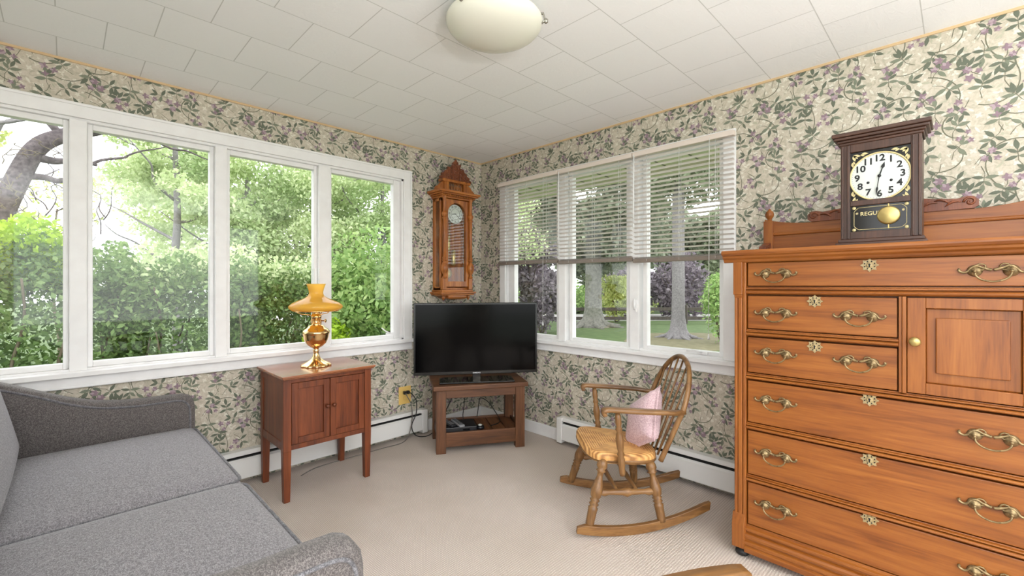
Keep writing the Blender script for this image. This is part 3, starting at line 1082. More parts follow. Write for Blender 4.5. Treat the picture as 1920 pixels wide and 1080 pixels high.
    cr = [(-2.690, 1.566), (-2.676, 1.578), (-2.676, 1.600), (-2.690, 1.616), (-2.710, 1.619), (-2.74, 1.611), (-2.80, 1.617), (-2.88, 1.632), (-2.978, 1.640), (-3.076, 1.632), (-3.156, 1.617), (-3.216, 1.611), (-3.246, 1.619), (-3.266, 1.616), (-3.280, 1.600), (-3.280, 1.578), (-3.266, 1.566)]
    c.prism(cr, gx0 - .006, gx1, 0)
    for sg in (1, -1):
        yc = -2.978 + sg * .276
        sp = [(gx0 - .008, yc + sg * (.020 - .0012 * a) * math.cos(a * .55) * -1, 1.594 + (.020 - .0012 * a) * math.sin(a * .55)) for a in range(16)]
        c.tube(sp, .0045, 6)
        for (dy, dz, L, an) in ((.225, .588, .05, .3), (.19, .600, .05, -.25), (.15, .590, .055, .35), (.11, .604, .05, -.3), (.07, .594, .055, .3), (.03, .606, .05, -.2)):
            yy = -2.978 + sg * dy
            c.tube([(gx0 - .008, yy + sg * (t - .5) * L, 1 + dz + (t - .5) * L * an + .012 * math.sin(t * PI)) for t in (0, .25, .5, .75, 1)], [.001, .005, .0065, .005, .001], 6)
    c.build('carved_crest', CARVED, gal)
    for (y0, sg) in ((yl - .012, 1), (yr + .012, -1)):
        p = MB()
        p.box((gx0 - .022, y0 - .022, 1.402), (gx1 + .005, y0 + .022, 1.586))
        p.lathe([(.020, 1.586), (.012, 1.592), (.010, 1.598), (.020, 1.612), (.022, 1.624), (.018, 1.638), (.008, 1.646), (.005, 1.652), (.001, 1.656)], ((gx0 + gx1) / 2 - .006, y0, 0), seg=18)
        p.build('finial_post', OAK[2], gal, bevel=.002)
        b = MB()
        b.prism([(gx0 - .11, 1.402), (gx0 - .11, 1.425), (gx0 - .095, 1.447), (gx0 - .06, 1.456), (gx0 - .018, 1.470), (gx0 - .018, 1.402)], y0 - .014, y0 + .022, 1)
        b.tube([(gx0 - .075 + .018 * math.cos(a * .6), y0 - .016, 1.428 + .016 * math.sin(a * .6)) for a in range(10)], .004, 6)
        b.build('scroll_bracket', CARVED, gal, bevel=.003)
chest()

# ------------------------------------------------------------------ mantel clock on the chest
def face_mx(origin, normal):
    """text frame: +x to the reader's right, +y up, facing the normal"""
    z = Vector(normal).normalized()
    y = Vector((0, 0, 1))
    x = y.cross(z).normalized()
    m = Matrix((x, y, z)).transposed().to_4x4()
    return Matrix.Translation(Vector(origin)) @ m

def mantel_clock():
    X = -.500                    # front of the case
    yc = -2.996
    z0 = 1.402
    root = thing('mantel_clock', 'dark walnut regulator pendulum clock standing on the oak chest', 'clock', (-.43, yc, z0))
    yl, yr = yc + .126, yc - .126
    XB = X + .125
    b = MB()
    b.box((X - .018, yl + .016, z0), (XB, yr - .016, z0 + .018))
    b.box((X - .010, yl + .008, z0 + .018), (XB, yr - .008, z0 + .032))
    b.build('base', WALNUT[1], root, bevel=.003)
    c = MB()
    c.box((X + .012, yl, z0 + .032), (XB, yl - .014, 1.825)); c.box((X + .012, yr + .014, z0 + .032), (XB, yr, 1.825))
    c.box((XB - .012, yl - .014, z0 + .032), (XB, yr + .014, 1.825)); c.box((X + .012, yl, 1.812), (XB, yr, 1.825))
    c.build('case', WALNUT[2], root, bevel=.002)
    fr = MB()
    for (y0, y1) in ((yl, yl - .032), (yr + .032, yr)):
        fr.box((X - .004, y0, z0 + .032), (X + .014, y1, 1.825))
        m = (y0 + y1) / 2
        fr.box((X - .009, m - .012, z0 + .034), (X - .004, m - .006, 1.822)); fr.box((X - .009, m + .006, z0 + .034), (X - .004, m + .012, 1.822))
    fr.box((X - .004, yl - .032, 1.792), (X + .014, yr + .032, 1.825)); fr.box((X - .004, yl - .032, z0 + .032), (X + .014, yr + .032, z0 + .062))
    fr.box((X - .003, yl - .032, 1.570), (X + .014, yr + .032, 1.592))
    fr.build('door_frame', WALNUT[2], root, bevel=.002)
    k = MB()
    for i, (o, za, zb) in enumerate(((.006, 1.825, 1.836), (.012, 1.836, 1.846), (.022, 1.846, 1.858), (.028, 1.858, 1.874))):
        k.box((X - o, yl + o, za), (XB, yr - o, zb))
    k.build('cornice', WALNUT[1], root, bevel=.003)
    bp = MB().box((X + .006, yl - .031, z0 + .06), (X + .012, yr + .031, 1.793))
    bk = bp.build('glass_panel', plain('black_glass', (14, 13, 12), 0.12), root)
    # gilt corner sprays on the black glass
    g = MB()
    zc = 1.682
    for sy in (1, -1):
        for sz in (1, -1):
            cy, cz = yc + sy * .085, zc + sz * .098
            for (a, L, dy, dz) in ((.2, .026, 0, 0), (.75, .022, 0, 0), (1.3, .026, 0, 0), (.1, .022, -.028, .003), (.5, .016, -.024, .0), (1.45, .022, .003, -.028), (1.1, .016, 0, -.024)):
                lp = leaf_poly(0, 0, PI - a, L, L * .42)
                pts = [(X + .0055, cy + sy * (dy + p[0]), cz + sz * (dz - p[1] * 1.0)) for p in lp]
                g.add(pts, [tuple(range(len(pts)))])
    g.build('corner_sprays', M['gold'], bk)
    g = MB()
    # gilt border of the lower panel, with its indented corners
    y0, y1, za, zb = yc + .082, yc - .082, z0 + .070, 1.562
    bor = []
    for (a, bb, sx, sz) in ((y0, za, -1, 1), (y1, za, 1, 1), (y1, zb, 1, -1), (y0, zb, -1, -1)):
        q = [(a, bb + sz * .016), (a + sx * .004, bb + sz * .010), (a + sx * .010, bb + sz * .004), (a + sx * .016, bb)]
        if (sx, sz) in ((1, 1), (-1, -1)):
            q = q[::-1]
        bor += [(X + .005, p[0], p[1]) for p in (q if (sx, sz) in ((-1, 1), (1, -1)) else q)]
    g.tube(bor, .0011, 5, closed=True)
    for (a, bb) in ((y0, za), (y1, za), (y1, zb), (y0, zb)):
        g.lathe([(.007, 0), (.006, .001)], (X + .0055, a, bb), (-1, 0, 0), 8)
    g.build('gilt_border', M['gold'], bk)
    g = MB()
    g.text('* REGULATOR *', .0215, face_mx((X + .0045, yc, 1.535), (-1, 0, 0)), .0003, bold=.0003)
    g.build('lettering', M['gold'], bk)
    d = MB()
    d.lathe([(.094, 0), (.094, .004), (.090, .005)], (X + .006, yc, zc), (-1, 0, 0), 56)
    di = d.build('dial', M['dial'], root)
    MB().tube([(X + .001, yc + .0945 * math.cos(a * PI / 32), zc + .0945 * math.sin(a * PI / 32)) for a in range(64)], .0034, 8, closed=True).build('bezel', M['gold'], di)
    nm = MB()
    for h in range(1, 13):
        a = PI / 2 - h * PI / 6
        nm.text(str(h), .036, face_mx((X + .0005, yc - .071 * math.cos(a), zc + .071 * math.sin(a)), (-1, 0, 0)), .0002, bold=.0011)
    for i in range(60):
        a = i * PI / 30
        nm.bar((X + .0005, yc + .086 * math.cos(a), zc + .086 * math.sin(a)), (X + .0005, yc + .089 * math.cos(a), zc + .089 * math.sin(a)), .0008, .0004, (1, 0, 0))
    for sy in (1, -1):
        nm.lathe([(.0052, 0), (.0048, .001)], (X + .001, yc + sy * .036, zc - .022), (-1, 0, 0), 14)
    nm.build('numerals', M['ink'], di)
    def hand(L, w_, ang, name, lift):
        # ang clockwise from 12 as the reader sees it; reader's right is -y
        u = Vector((0, -math.sin(ang), math.cos(ang)))
        n_ = Vector((0, -math.cos(ang), -math.sin(ang)))
        P = [(0, -w_ * .35), (L * .55, -w_ * .3), (L * .66, -w_), (L * .78, -w_ * .7), (L, 0), (L * .78, w_ * .7), (L * .66, w_), (L * .55, w_ * .3), (0, w_ * .35)]
        vs = [Vector((X - lift, yc, zc)) + u * a + n_ * b_ for a, b_ in P]
        m_ = MB().add(vs, [tuple(range(len(P)))])
        m_.add([v + Vector((-.0012, 0, 0)) for v in vs], [tuple(range(len(P)))])
        m_.lathe([(.006, 0), (.005, .003)], (X - lift, yc, zc), (-1, 0, 0), 14)
        m_.build(name, M['ink'], di)
    hand(.056, .0062, R(17), 'hour_hand', .0015)
    hand(.078, .0040, R(188), 'minute_hand', .0035)
    p = MB()
    p.lathe([(.036, 0), (.036, .003), (.030, .006), (.001, .008)], (X + .003, yc - .028, 1.522), (-1, 0, 0), 36)
    p.box((X + .001, yc - .030, 1.47), (X + .003, yc - .026, 1.568))
    p.build('pendulum', M['brassk'], root)
mantel_clock()

# ------------------------------------------------------------------ vienna style wall clock
def wall_clock():
    xl, xr, yf = -.555, -.240, -.145
    xc = -.3975
    root = thing('wall_clock', 'carved oak pendulum wall clock hanging above the television', 'clock', (xc, 0, 1.2))
    zb, zt = 1.20, 2.0
    b = MB()
    b.box((xl, -.012, zb), (xr, -.001, zt)); b.box((xl, yf + .03, zb), (xl + .018, -.012, zb + .03)); b.box((xl, yf + .03, zt - .04), (xl + .018, -.012, zt))
    b.box((xr - .018, yf + .03, zb), (xr, -.012, zb + .03)); b.box((xr - .018, yf + .03, zt - .04), (xr, -.012, zt))
    for x in (xl, xr - .018):
        b.box((x, -.034, zb), (x + .018, -.012, zt)); b.box((x, yf + .03, zb), (x + .018, yf + .05, zt))
    b.box((xl, yf + .03, zb - .0), (xr, -.012, zb + .02)); b.box((xl, yf + .03, zt - .02), (xr, -.012, zt))
    b.build('case', CLOCKOAK[2], root, bevel=.003)
    for x in (xl + .006, xr - .010):
        MB().box((x, yf + .05, zb + .03), (x + .003, -.034, zt - .04)).build('side_glass', M['clear'], root)
    d = MB()   # glazed door frame
    d.box((xl + .028, yf + .004, zb + .03), (xl + .062, yf + .03, zt - .02)); d.box((xr - .062, yf + .004, zb + .03), (xr - .028, yf + .03, zt - .02))
    d.box((xl + .062, yf + .004, zb + .03), (xr - .062, yf + .03, zb + .075))
    # arched head
    for i in range(16):
        a0, a1 = PI * i / 16, PI * (i + 1) / 16
        p0 = (xc + .0955 * math.cos(a0), 1.862 + .092 * math.sin(a0))
        p1 = (xc + .0955 * math.cos(a1), 1.862 + .092 * math.sin(a1))
        d.prism([p0, (p0[0], zt - .02), (p1[0], zt - .02), p1], yf + .006, yf + .028, 1)
    do = d.build('door', CLOCKOAK[2], root, bevel=.003)
    MB().box((xl + .06, yf + .016, zb + .07), (xr - .06, yf + .019, 1.93)).build('door_glass', M['clear'], do)
    # half columns with turned tops, bulbs and plinths
    for x in (xl + .016, xr - .016):
        c = MB()
        c.lathe([(r_ * 1.25, h_) for r_, h_ in [(.014, 1.30), (.018, 1.31), (.012, 1.32), (.010, 1.33), (.022, 1.36), (.026, 1.385), (.024, 1.41), (.014, 1.435), (.011, 1.445), (.019, 1.455), (.013, 1.465), (.018, 1.475), (.012, 1.485), (.012, 1.80), (.018, 1.81), (.012, 1.82), (.019, 1.835), (.022, 1.85), (.014, 1.865), (.012, 1.88), (.012, 1.975), (.016, 1.985), (.016, 2.0)]], (x, yf - .006, 0), seg=14)
        c.box((x - .020, yf - .010, 1.205), (x + .020, yf + .026, 1.305))
        c.build('column', CLOCKOAK[2], root, bevel=.002)
    # crown moulding
    k = MB()
    for o, za, zb_ in ((.012, 1.985, 2.000), (.024, 2.000, 2.014), (.044, 2.014, 2.026), (.058, 2.026, 2.046)):
        k.box((xl - o, yf - o, za), (xr + o, -.001, zb_))
    for i in range(18):
        x = xl + .0 + i * (xr - xl) / 17
        k.box((x - .005, yf - .034, 2.002), (x + .005, yf - .022, 2.013))
    k.build('crown', CLOCKOAK[0], root, bevel=.003)
    # gallery on the crown: two posts, spindle screen, top rail
    g = MB()
    for x in (xc - .105, xc + .105):
        g.box((x - .024, yf + .012, 2.046), (x + .024, yf + .06, 2.135))
    g.box((xc - .15, yf + .004, 2.128), (xc + .15, yf + .07, 2.150))
    for i in range(7):
        x = xc - .066 + i * .022
        g.turned((x, yf + .035, 2.046), (x, yf + .035, 2.130), [(0, .006), (.2, .004), (.5, .009), (.8, .004), (1, .006)], 8)
    for sg in (1, -1):     # side scroll brackets
        g.prism([(xc + sg * .129, 2.046), (xc + sg * .215, 2.046), (xc + sg * .205, 2.075), (xc + sg * .18, 2.09), (xc + sg * .155, 2.12), (xc + sg * .129, 2.13)], yf + .02, yf + .045, 1)
    g.build('gallery', CLOCKOAK[2], root, bevel=.002)
    # pierced, stepped carved crest
    c = MB()
    half = [(.168, 2.150), (.172, 2.166), (.150, 2.178), (.152, 2.196), (.126, 2.204), (.112, 2.226), (.090, 2.236), (.086, 2.262), (.070, 2.258), (.060, 2.236), (.046, 2.262), (.038, 2.285), (.026, 2.290), (.022, 2.315), (.010, 2.318), (.0, 2.338)]
    poly = [(xc + a, z) for a, z in half] + [(xc - a, z) for a, z in half[-2::-1]]
    c.prism(poly, yf + .016, yf + .036, 1)
    rn = random.Random(5)
    for i in range(34):
        z = rn.uniform(2.16, 2.29)
        wmax = .145 * (1 - (z - 2.15) / .19)
        a = rn.uniform(0, wmax)
        th = rn.uniform(0, PI)
        for sg in (1, -1):
            x = xc + sg * a
            c.tube([(x + sg * (t - .5) * .034 * math.cos(th), yf + .014, z + (t - .5) * .034 * math.sin(th)) for t in (0, .33, .66, 1)], [.001, .0055, .005, .001], 6)
    c.build('carved_crest', CARVED, root, bevel=.002)
    # stepped base, bulging drop and corner drops
    b = MB()
    for o, za, zb_ in ((.010, 1.185, 1.202), (.030, 1.168, 1.185), (.018, 1.155, 1.168)):
        b.box((xl - o, yf - o, za), (xr + o, -.001, zb_))
    b.build('base', CLOCKOAK[0], root, bevel=.004)
    dr = MB()
    dr.prism([(xl + .01, 1.156), (xr - .01, 1.156), (xr - .06, 1.132), (xc + .05, 1.118), (xc - .05, 1.118), (xl + .06, 1.132)], yf + .02, -.001, 1)
    dr.rbox((xc - .105, yf - .012, 1.122), (xc + .105, yf + .06, 1.166), .02, 5)
    for x in (xl + .022, xr - .022):
        dr.lathe([(.018, 1.156), (.012, 1.148), (.017, 1.135), (.010, 1.122), (.003, 1.112)][::-1], (x, yf + .02, 0), seg=12)
    dr.build('bottom_drop', CLOCKOAK[0], root, bevel=.003)
    # dial
    zc = 1.862
    yd = yf + .024
    di = MB().lathe([(.083, 0), (.083, .005), (.078, .007)], (xc, yd + .012, zc), (0, -1, 0), 44).build('dial', M['dial'], root)
    nm = MB()
    rom = ['I', 'II', 'III', 'IIII', 'V', 'VI', 'VII', 'VIII', 'IX', 'X', 'XI', 'XII']
    for h in range(1, 13):
        a = h * PI / 6
        mm = face_mx((xc + .064 * math.sin(a), yd + .0045, zc + .064 * math.cos(a)), (0, -1, 0)) @ Matrix.Rotation(-a, 4, 'Z')
        nm.text(rom[h - 1], .023, mm, .0002, bold=.0003)
    nm.tube([(xc + .046 * math.cos(i * PI / 20), yd + .005, zc + .046 * math.sin(i * PI / 20)) for i in range(40)], .0012, 5, closed=True)
    for an, L, w_ in ((R(262), .040, .0036), (R(128), .060, .0026)):
        u = Vector((math.sin(an), 0, math.cos(an)))
        p0 = Vector((xc, yd + .003, zc))
        nm.bar(p0 - u * .01, p0 + u * L, w_, .001, (0, 1, 0))
    nm.build('numerals', M['ink'], di)
    wt = MB()
    for x, za, zb_ in ((xc - .052, 1.545, 1.665), (xc + .006, 1.425, 1.545)):
        wt.lathe([(.006, zb_ + .01), (.019, zb_), (.019, za), (.014, za - .006), (.004, za - .014)][::-1], (x, yf + .065, 0), seg=18)
        wt.tube([(x, yf + .065, zb_), (x, yf + .065, 1.80)], .0012, 5)
    wt.build('weights', M['brassk'], root)
    p = MB()
    p.lathe([(.044, 0), (.044, .004), (.035, .009), (.001, .011)], (xc - .035, yf + .095, 1.345), (0, -1, 0), 32)
    p.tube([(xc - .035, yf + .097, 1.36), (xc - .004, yf + .097, 1.80)], .004, 6)
    p.build('pendulum', M['brassk'], root)
wall_clock()
# ------------------------------------------------------------------ cherry cabinet
def cabinet():
    root = thing('side_cabinet', 'small reddish cherry cabinet on square legs below the left window', 'cabinet', (-1.67, -.31, 0))
    x0, x1, y0, y1 = -1.930, -1.395, -.515, -.095
    zb, zt = .295, .708
    lg = .044
    t = MB()
    t.box((x0 - .014, y0 - .034, .714), (x1 + .014, y1 + .024, .728))
    t.box((x0 - .008, y0 - .026, .706), (x1 + .008, y1 + .018, .714))
    t.build('tabletop', CHERRY_TOP[0], root, bevel=.005, seg=3)
    for (a, b) in ((x0, y0), (x1 - lg, y0), (x0, y1 - lg), (x1 - lg, y1 - lg)):
        m = MB()
        m.prism([(a, b), (a + lg, b), (a + lg, b + lg), (a, b + lg)], .29, zt, 2)
        c = (a + lg / 2, b + lg / 2)
        q = .017
        v = [(c[0] - q, c[1] - q, 0), (c[0] + q, c[1] - q, 0), (c[0] + q, c[1] + q, 0), (c[0] - q, c[1] + q, 0), (a, b, .29), (a + lg, b, .29), (a + lg, b + lg, .29), (a, b + lg, .29)]
        m.add(v, [(3, 2, 1, 0), (0, 1, 5, 4), (1, 2, 6, 5), (2, 3, 7, 6), (3, 0, 4, 7)])
        m.build('leg', CHERRY[2], root, bevel=.002)
    b = MB()
    for x in (x0 + .006, x1 - .018):   # framed side panels
        b.box((x, y0 + lg, zb), (x + .012, y1 - lg, zt))
    for x in (x0 + .002, x1 - .012):
        b.box((x, y0 + lg, zt - .04), (x + .010, y1 - lg, zt)); b.box((x, y0 + lg, zb), (x + .010, y1 - lg, zb + .05))
    b.box((x0 + lg, y1 - .02, zb), (x1 - lg, y1 - .008, zt)); b.box((x0 + .02, y0 + .03, zb), (x1 - .02, y1 - .02, zb + .015))
    b.box((x0 + lg, y0 + .004, zt - .028), (x1 - lg, y0 + .03, zt)); b.box((x0 + lg, y0 + .004, zb), (x1 - lg, y0 + .03, zb + .028))
    b.build('body', CHERRY[2], root, bevel=.002)
    xm = (x0 + x1) / 2
    for (a, c, kx) in ((x0 + lg + .002, xm - .002, xm - .020), (xm + .002, x1 - lg - .002, xm + .020)):
        d = MB()
        za, zc = zb + .030, zt - .030
        w = .036
        d.box((a, y0 + .001, za), (a + w, y0 + .022, zc)); d.box((c - w, y0 + .001, za), (c, y0 + .022, zc))
        d.box((a + w, y0 + .001, za), (c - w, y0 + .022, za + w)); d.box((a + w, y0 + .001, zc - w), (c - w, y0 + .022, zc))
        o = d.build('door', CHERRY[2], root, bevel=.0025)
        MB().box((a + w, y0 + .015, za + w), (c - w, y0 + .020, zc - w)).build('panel', CHERRY[2], o)
        MB().lathe([(.005, 0), (.006, .008), (.012, .014), (.012, .020), (.006, .025)], (kx, y0 + .001, .515), (0, -1, 0), 16).build('knob', CHERRY[2], o)
CHERRY_TOP = wood3('cherry_top', (116, 62, 34), (146, 86, 52), (166, 108, 72), rough=0.22, coat=0.5)
cabinet()

# ------------------------------------------------------------------ oil lamp
def oil_lamp():
    x, y, z0 = -1.668, -.312, .728
    root = thing('oil_lamp', 'brass oil lamp with an amber glass shade on the cherry cabinet', 'lamp', (x, y, z0))
    # scalloped round foot
    n = 48
    f = MB()
    prof = [(.088, 0), (.090, .006), (.084, .012), (.066, .022), (.046, .034), (.030, .046), (.022, .060), (.017, .075), (.016, .09), (.020, .098), (.014, .106), (.018, .114)]
    v, fc = [], []
    for i, (r, h) in enumerate(prof):
        for k in range(n):
            a = 2 * PI * k / n
            s_ = 1 + (.06 * math.cos(10 * a) if i < 4 else 0)
            v.append((x + r * s_ * math.cos(a), y + r * s_ * math.sin(a), z0 + h))
    for i in range(len(prof) - 1):
        for k in range(n):
            k2 = (k + 1) % n
            fc.append((i * n + k, i * n + k2, (i + 1) * n + k2, (i + 1) * n + k))
    fc.append(tuple(range(n))[::-1])
    f.add(v, fc, 0, True)
    f.build('foot', M['brassp'], root)
    MB().lathe([(.018, .112), (.040, .126), (.060, .145), (.072, .170), (.078, .198), (.080, .205), (.083, .210), (.083, .218), (.078, .224), (.070, .234), (.060, .240), (.050, .248), (.046, .256), (.030, .262)], (x, y, z0), seg=40).build('font', M['brassp'], root)
    g = MB()
    g.lathe([(.030, .258), (.032, .266), (.024, .274), (.024, .30), (.032, .304), (.032, .322), (.026, .326), (.024, .345), (.034, .352), (.036, .362), (.030, .366)], (x, y, z0), seg=28)
    for k in range(12):
        a = 2 * PI * k / 12
        g.tube([(x + .031 * math.cos(a), y + .031 * math.sin(a), z0 + .27), (x + .029 * math.cos(a), y + .029 * math.sin(a), z0 + .30)], .0022, 5)
    g.lathe([(.004, 0), (.004, .028), (.011, .030), (.011, .034)], (x + .022, y - .02, z0 + .288), (.6, -.75, 0), 12)
    g.build('burner', M['brassp'], root)
    t = MB()
    t.tube([(x + .136 * math.cos(a * PI / 24), y + .136 * math.sin(a * PI / 24), z0 + .352) for a in range(48)], .0035, 6, closed=True)
    for k in range(3):
        a = 2 * PI * k / 3 + .4
        t.tube([(x + .03 * math.cos(a), y + .03 * math.sin(a), z0 + .325), (x + .09 * math.cos(a), y + .09 * math.sin(a), z0 + .330), (x + .136 * math.cos(a), y + .136 * math.sin(a), z0 + .352)], .003, 6)
    t.build('shade_ring', M['brassp'], root)
    out = [(.132, .352), (.146, .358), (.157, .368), (.161, .378), (.157, .388), (.140, .402), (.110, .416), (.080, .428), (.060, .438), (.047, .450), (.042, .464), (.043, .478), (.048, .496), (.054, .514), (.058, .524)]
    inn = [(r - .004, h) for r, h in out[::-1]]
    s = MB()
    n = 56
    prof = out + inn
    v, fc = [], []
    for r, h in prof:
        for k in range(n):
            a = 2 * PI * k / n
            v.append((x + r * math.cos(a), y + r * math.sin(a), z0 + h))
    m_ = len(prof)
    for i in range(m_):
        j = (i + 1) % m_
        for k in range(n):
            k2 = (k + 1) % n
            fc.append((i * n + k, i * n + k2, j * n + k2, j * n + k))
    s.add(v, fc, 0, True)
    s.build('lamp_shade', M['amber'], root)
    ch = MB().lathe([(.026, .364), (.034, .38), (.034, .42), (.024, .47), (.021, .52), (.022, .62)], (x, y, z0), seg=24)
    ch.f, ch.mi, ch.sm = ch.f[:-2], ch.mi[:-2], ch.sm[:-2]
    ch.build('chimney', M['clear'], root)
oil_lamp()

# ------------------------------------------------------------------ television stand, television and what lies on it
SA = math.atan2(-.343, .580)
SX, SY = -.592, -.6865        # middle of the stand's front edge
SC = (SX - .2 * math.sin(SA) * 1.0, SY + .2 * math.cos(SA))
def tv_stand():
    """local frame: x along the front to the right, y into the corner"""
    root = thing('television_stand', 'brown pine open television stand set across the corner', 'stand', (SC[0], SC[1], 0), SA)
    hw, dp = .337, .20
    k = .056
    for sx in (-1, 1):
        for sy in (-1, 1):
            a, b = sx * (hw - k), sy * (dp - k)
            m = MB()
            m.box((sx * hw, sy * dp, 0), (sx * (hw - .072), sy * (dp - k), .468))
            m.build('leg', PINE[2], root, bevel=.003, world=False)
    t = MB().box((-hw - .022, -dp - .022, .468), (hw + .022, dp + .022, .502))
    t.build('tabletop', PINE[0], root, bevel=.005, world=False)
    for (y0, y1) in ((-dp + .008, -dp + .026), (dp - .026, dp - .008)):
        MB().box((-hw + .07, y0, .405), (hw - .07, y1, .468)).build('apron', PINE[0], root, bevel=.002, world=False)
        MB().box((-hw + .07, y0, .045), (hw - .07, y1, .150)).build('lower_rail', PINE[0], root, bevel=.003, world=False)
    for sx in (-1, 1):
        MB().box((sx * (hw - .012), -dp + .05, .09), (sx * (hw - .032), dp - .05, .150)).build('side_rail', PINE[1], root, bevel=.002, world=False)
        MB().box((sx * (hw - .012), -dp + .05, .410), (sx * (hw - .032), dp - .05, .468)).build('side_apron', PINE[1], root, bevel=.002, world=False)
    n = 6
    w_ = 2 * (hw - .036) / n
    for i in range(n):
        a = -hw + .036 + i * w_
        MB().box((a + .003, -dp + .028, .122), (a + w_ - .003, dp - .028, .136)).build('shelf_slat', PINE[1], root, bevel=.002, world=False)
    return root
tv_stand()

def stand_pt(x, y, z):
    return (SC[0] + x * math.cos(SA) - y * math.sin(SA), SC[1] + x * math.sin(SA) + y * math.cos(SA), z)

def television():
    ang = math.atan2(-.556, .775)
    cx, cy = -.5555, -.587
    root = thing('television', 'black flat screen television standing on the pine corner stand', 'television', (cx, cy, .502), ang)
    z0, z1, hw = .556, 1.107, .4775
    MB().box((-hw, 0, z0), (hw, .035, z1)).box((-.28, .034, z0 + .07), (.28, .062, z1 - .12)).build('housing', M['tvplastic'], root, bevel=.004, world=False) if False else None
    hb = MB()
    hb.box((-hw, 0, -.0 + z0 - .502), (hw, .035, z1 - .502)); hb.box((-.28, .034, z0 + .07 - .502), (.28, .062, z1 - .12 - .502))
    hs = hb.build('housing', M['tvplastic'], root, bevel=.004, world=False)
    sc = MB().box((-hw + .013, -.0015, z0 + .024 - .502), (hw - .013, .004, z1 - .013 - .502)).build('screen', M['screen'], root, world=False)
    lg = MB().text('SAMSUNG', .013, Matrix.Translation((0, -.0008, z0 + .011 - .502)) @ Matrix.Rotation(PI / 2, 4, 'X'), .0004, bold=.0003)
    lg.build('badge', M['silver'], hs, world=False)
    n = MB()
    n.box((-.032, .004, .010), (.032, .034, .10))
    n.box((-.055, .0, .042), (.055, .012, .060)) if False else None
    n.build('neck', plain('smoked_neck', (30, 30, 32), .1), root, bevel=.004, world=False)
    b = MB()
    b.prism([(-.285, -.085), (.285, -.085), (.285, .095), (.24, .125), (-.24, .125), (-.285, .095)], .0005, .013, 2)
    b.build('base', plain('gloss_black', (10, 10, 11), .06), root, bevel=.004, world=False)
television()

def stand_items():
    z = .136
    p = stand_pt(-.155, -.07, z)
    root = thing('cable_box', 'black cable box on the lower shelf of the pine stand', 'cable box', p, SA)
    MB().box((-.125, -.095, 0.0), (.125, .095, .042)).build('housing', M['device'], root, bevel=.004, world=False)
    MB().box((.02, -.0965, .016), (.07, -.0945, .028)).build('display', M['screen'], root, world=False)
    def remote(name, label, lx, ly, rz, w, L, mat, zz):
        r = thing(name, label, 'remote control', stand_pt(lx, ly, zz), SA + rz)
        MB().rbox((-w / 2, -L / 2, 0), (w / 2, L / 2, .019), .008, 4).build('body', mat, r, world=False)
        b = MB()
        for i in range(3):
            for j in range(7):
                b.lathe([(w * .11, 0), (w * .10, .0025)], ((i - 1) * w * .27, -L * .36 + j * L * .115, .0182), seg=8)
        b.build('buttons', M['ink'] if mat is M['button'] else M['button'], r, world=False)
    remote('remote_control', 'grey remote control lying on the cable box', -.165, -.085, R(14), .046, .19, M['button'], z + .0425)
    remote('remote_control', 'black remote control on the cable box beside the grey one', -.235, -.075, R(20), .042, .18, M['device'], z + .0425)
    pk = stand_pt(.005, -.105, z)
    t = thing('voice_puck', 'small dark puck with a white dot on the stand shelf', 'gadget', pk, SA)
    MB().lathe([(.030, 0), (.033, .006), (.033, .018), (.028, .026)], seg=24).build('body', M['device'], t, world=False)
    MB().lathe([(.014, .026), (.014, .032), (.009, .036)], seg=18).build('cap', M['dial'], t, world=False)
    c = MB()
    a = [stand_pt(.02, .12, .16), stand_pt(.04, .14, .26), stand_pt(.06, .18, .30), stand_pt(.12, .16, .27), stand_pt(.17, .13, .20), stand_pt(.20, .07, .145), stand_pt(.17, -.02, .143), stand_pt(.10, -.07, .143)]
    c.tube(smooth_path(a), .004, 6)
    tag(c.build('cable', M['cord']), 'black cable looping over the right of the stand shelf', 'cable')
    c = MB()
    a = [stand_pt(-.10, .02, .16), stand_pt(-.10, .09, .19), stand_pt(-.08, .16, .26), stand_pt(-.06, .235, .42), stand_pt(-.05, .24, .52), stand_pt(-.04, .17, .60)]
    c.tube(smooth_path(a), .0035, 6)
    tag(c.build('cable', M['cord']), 'black cable rising from the cable box behind the television', 'cable')
stand_items()

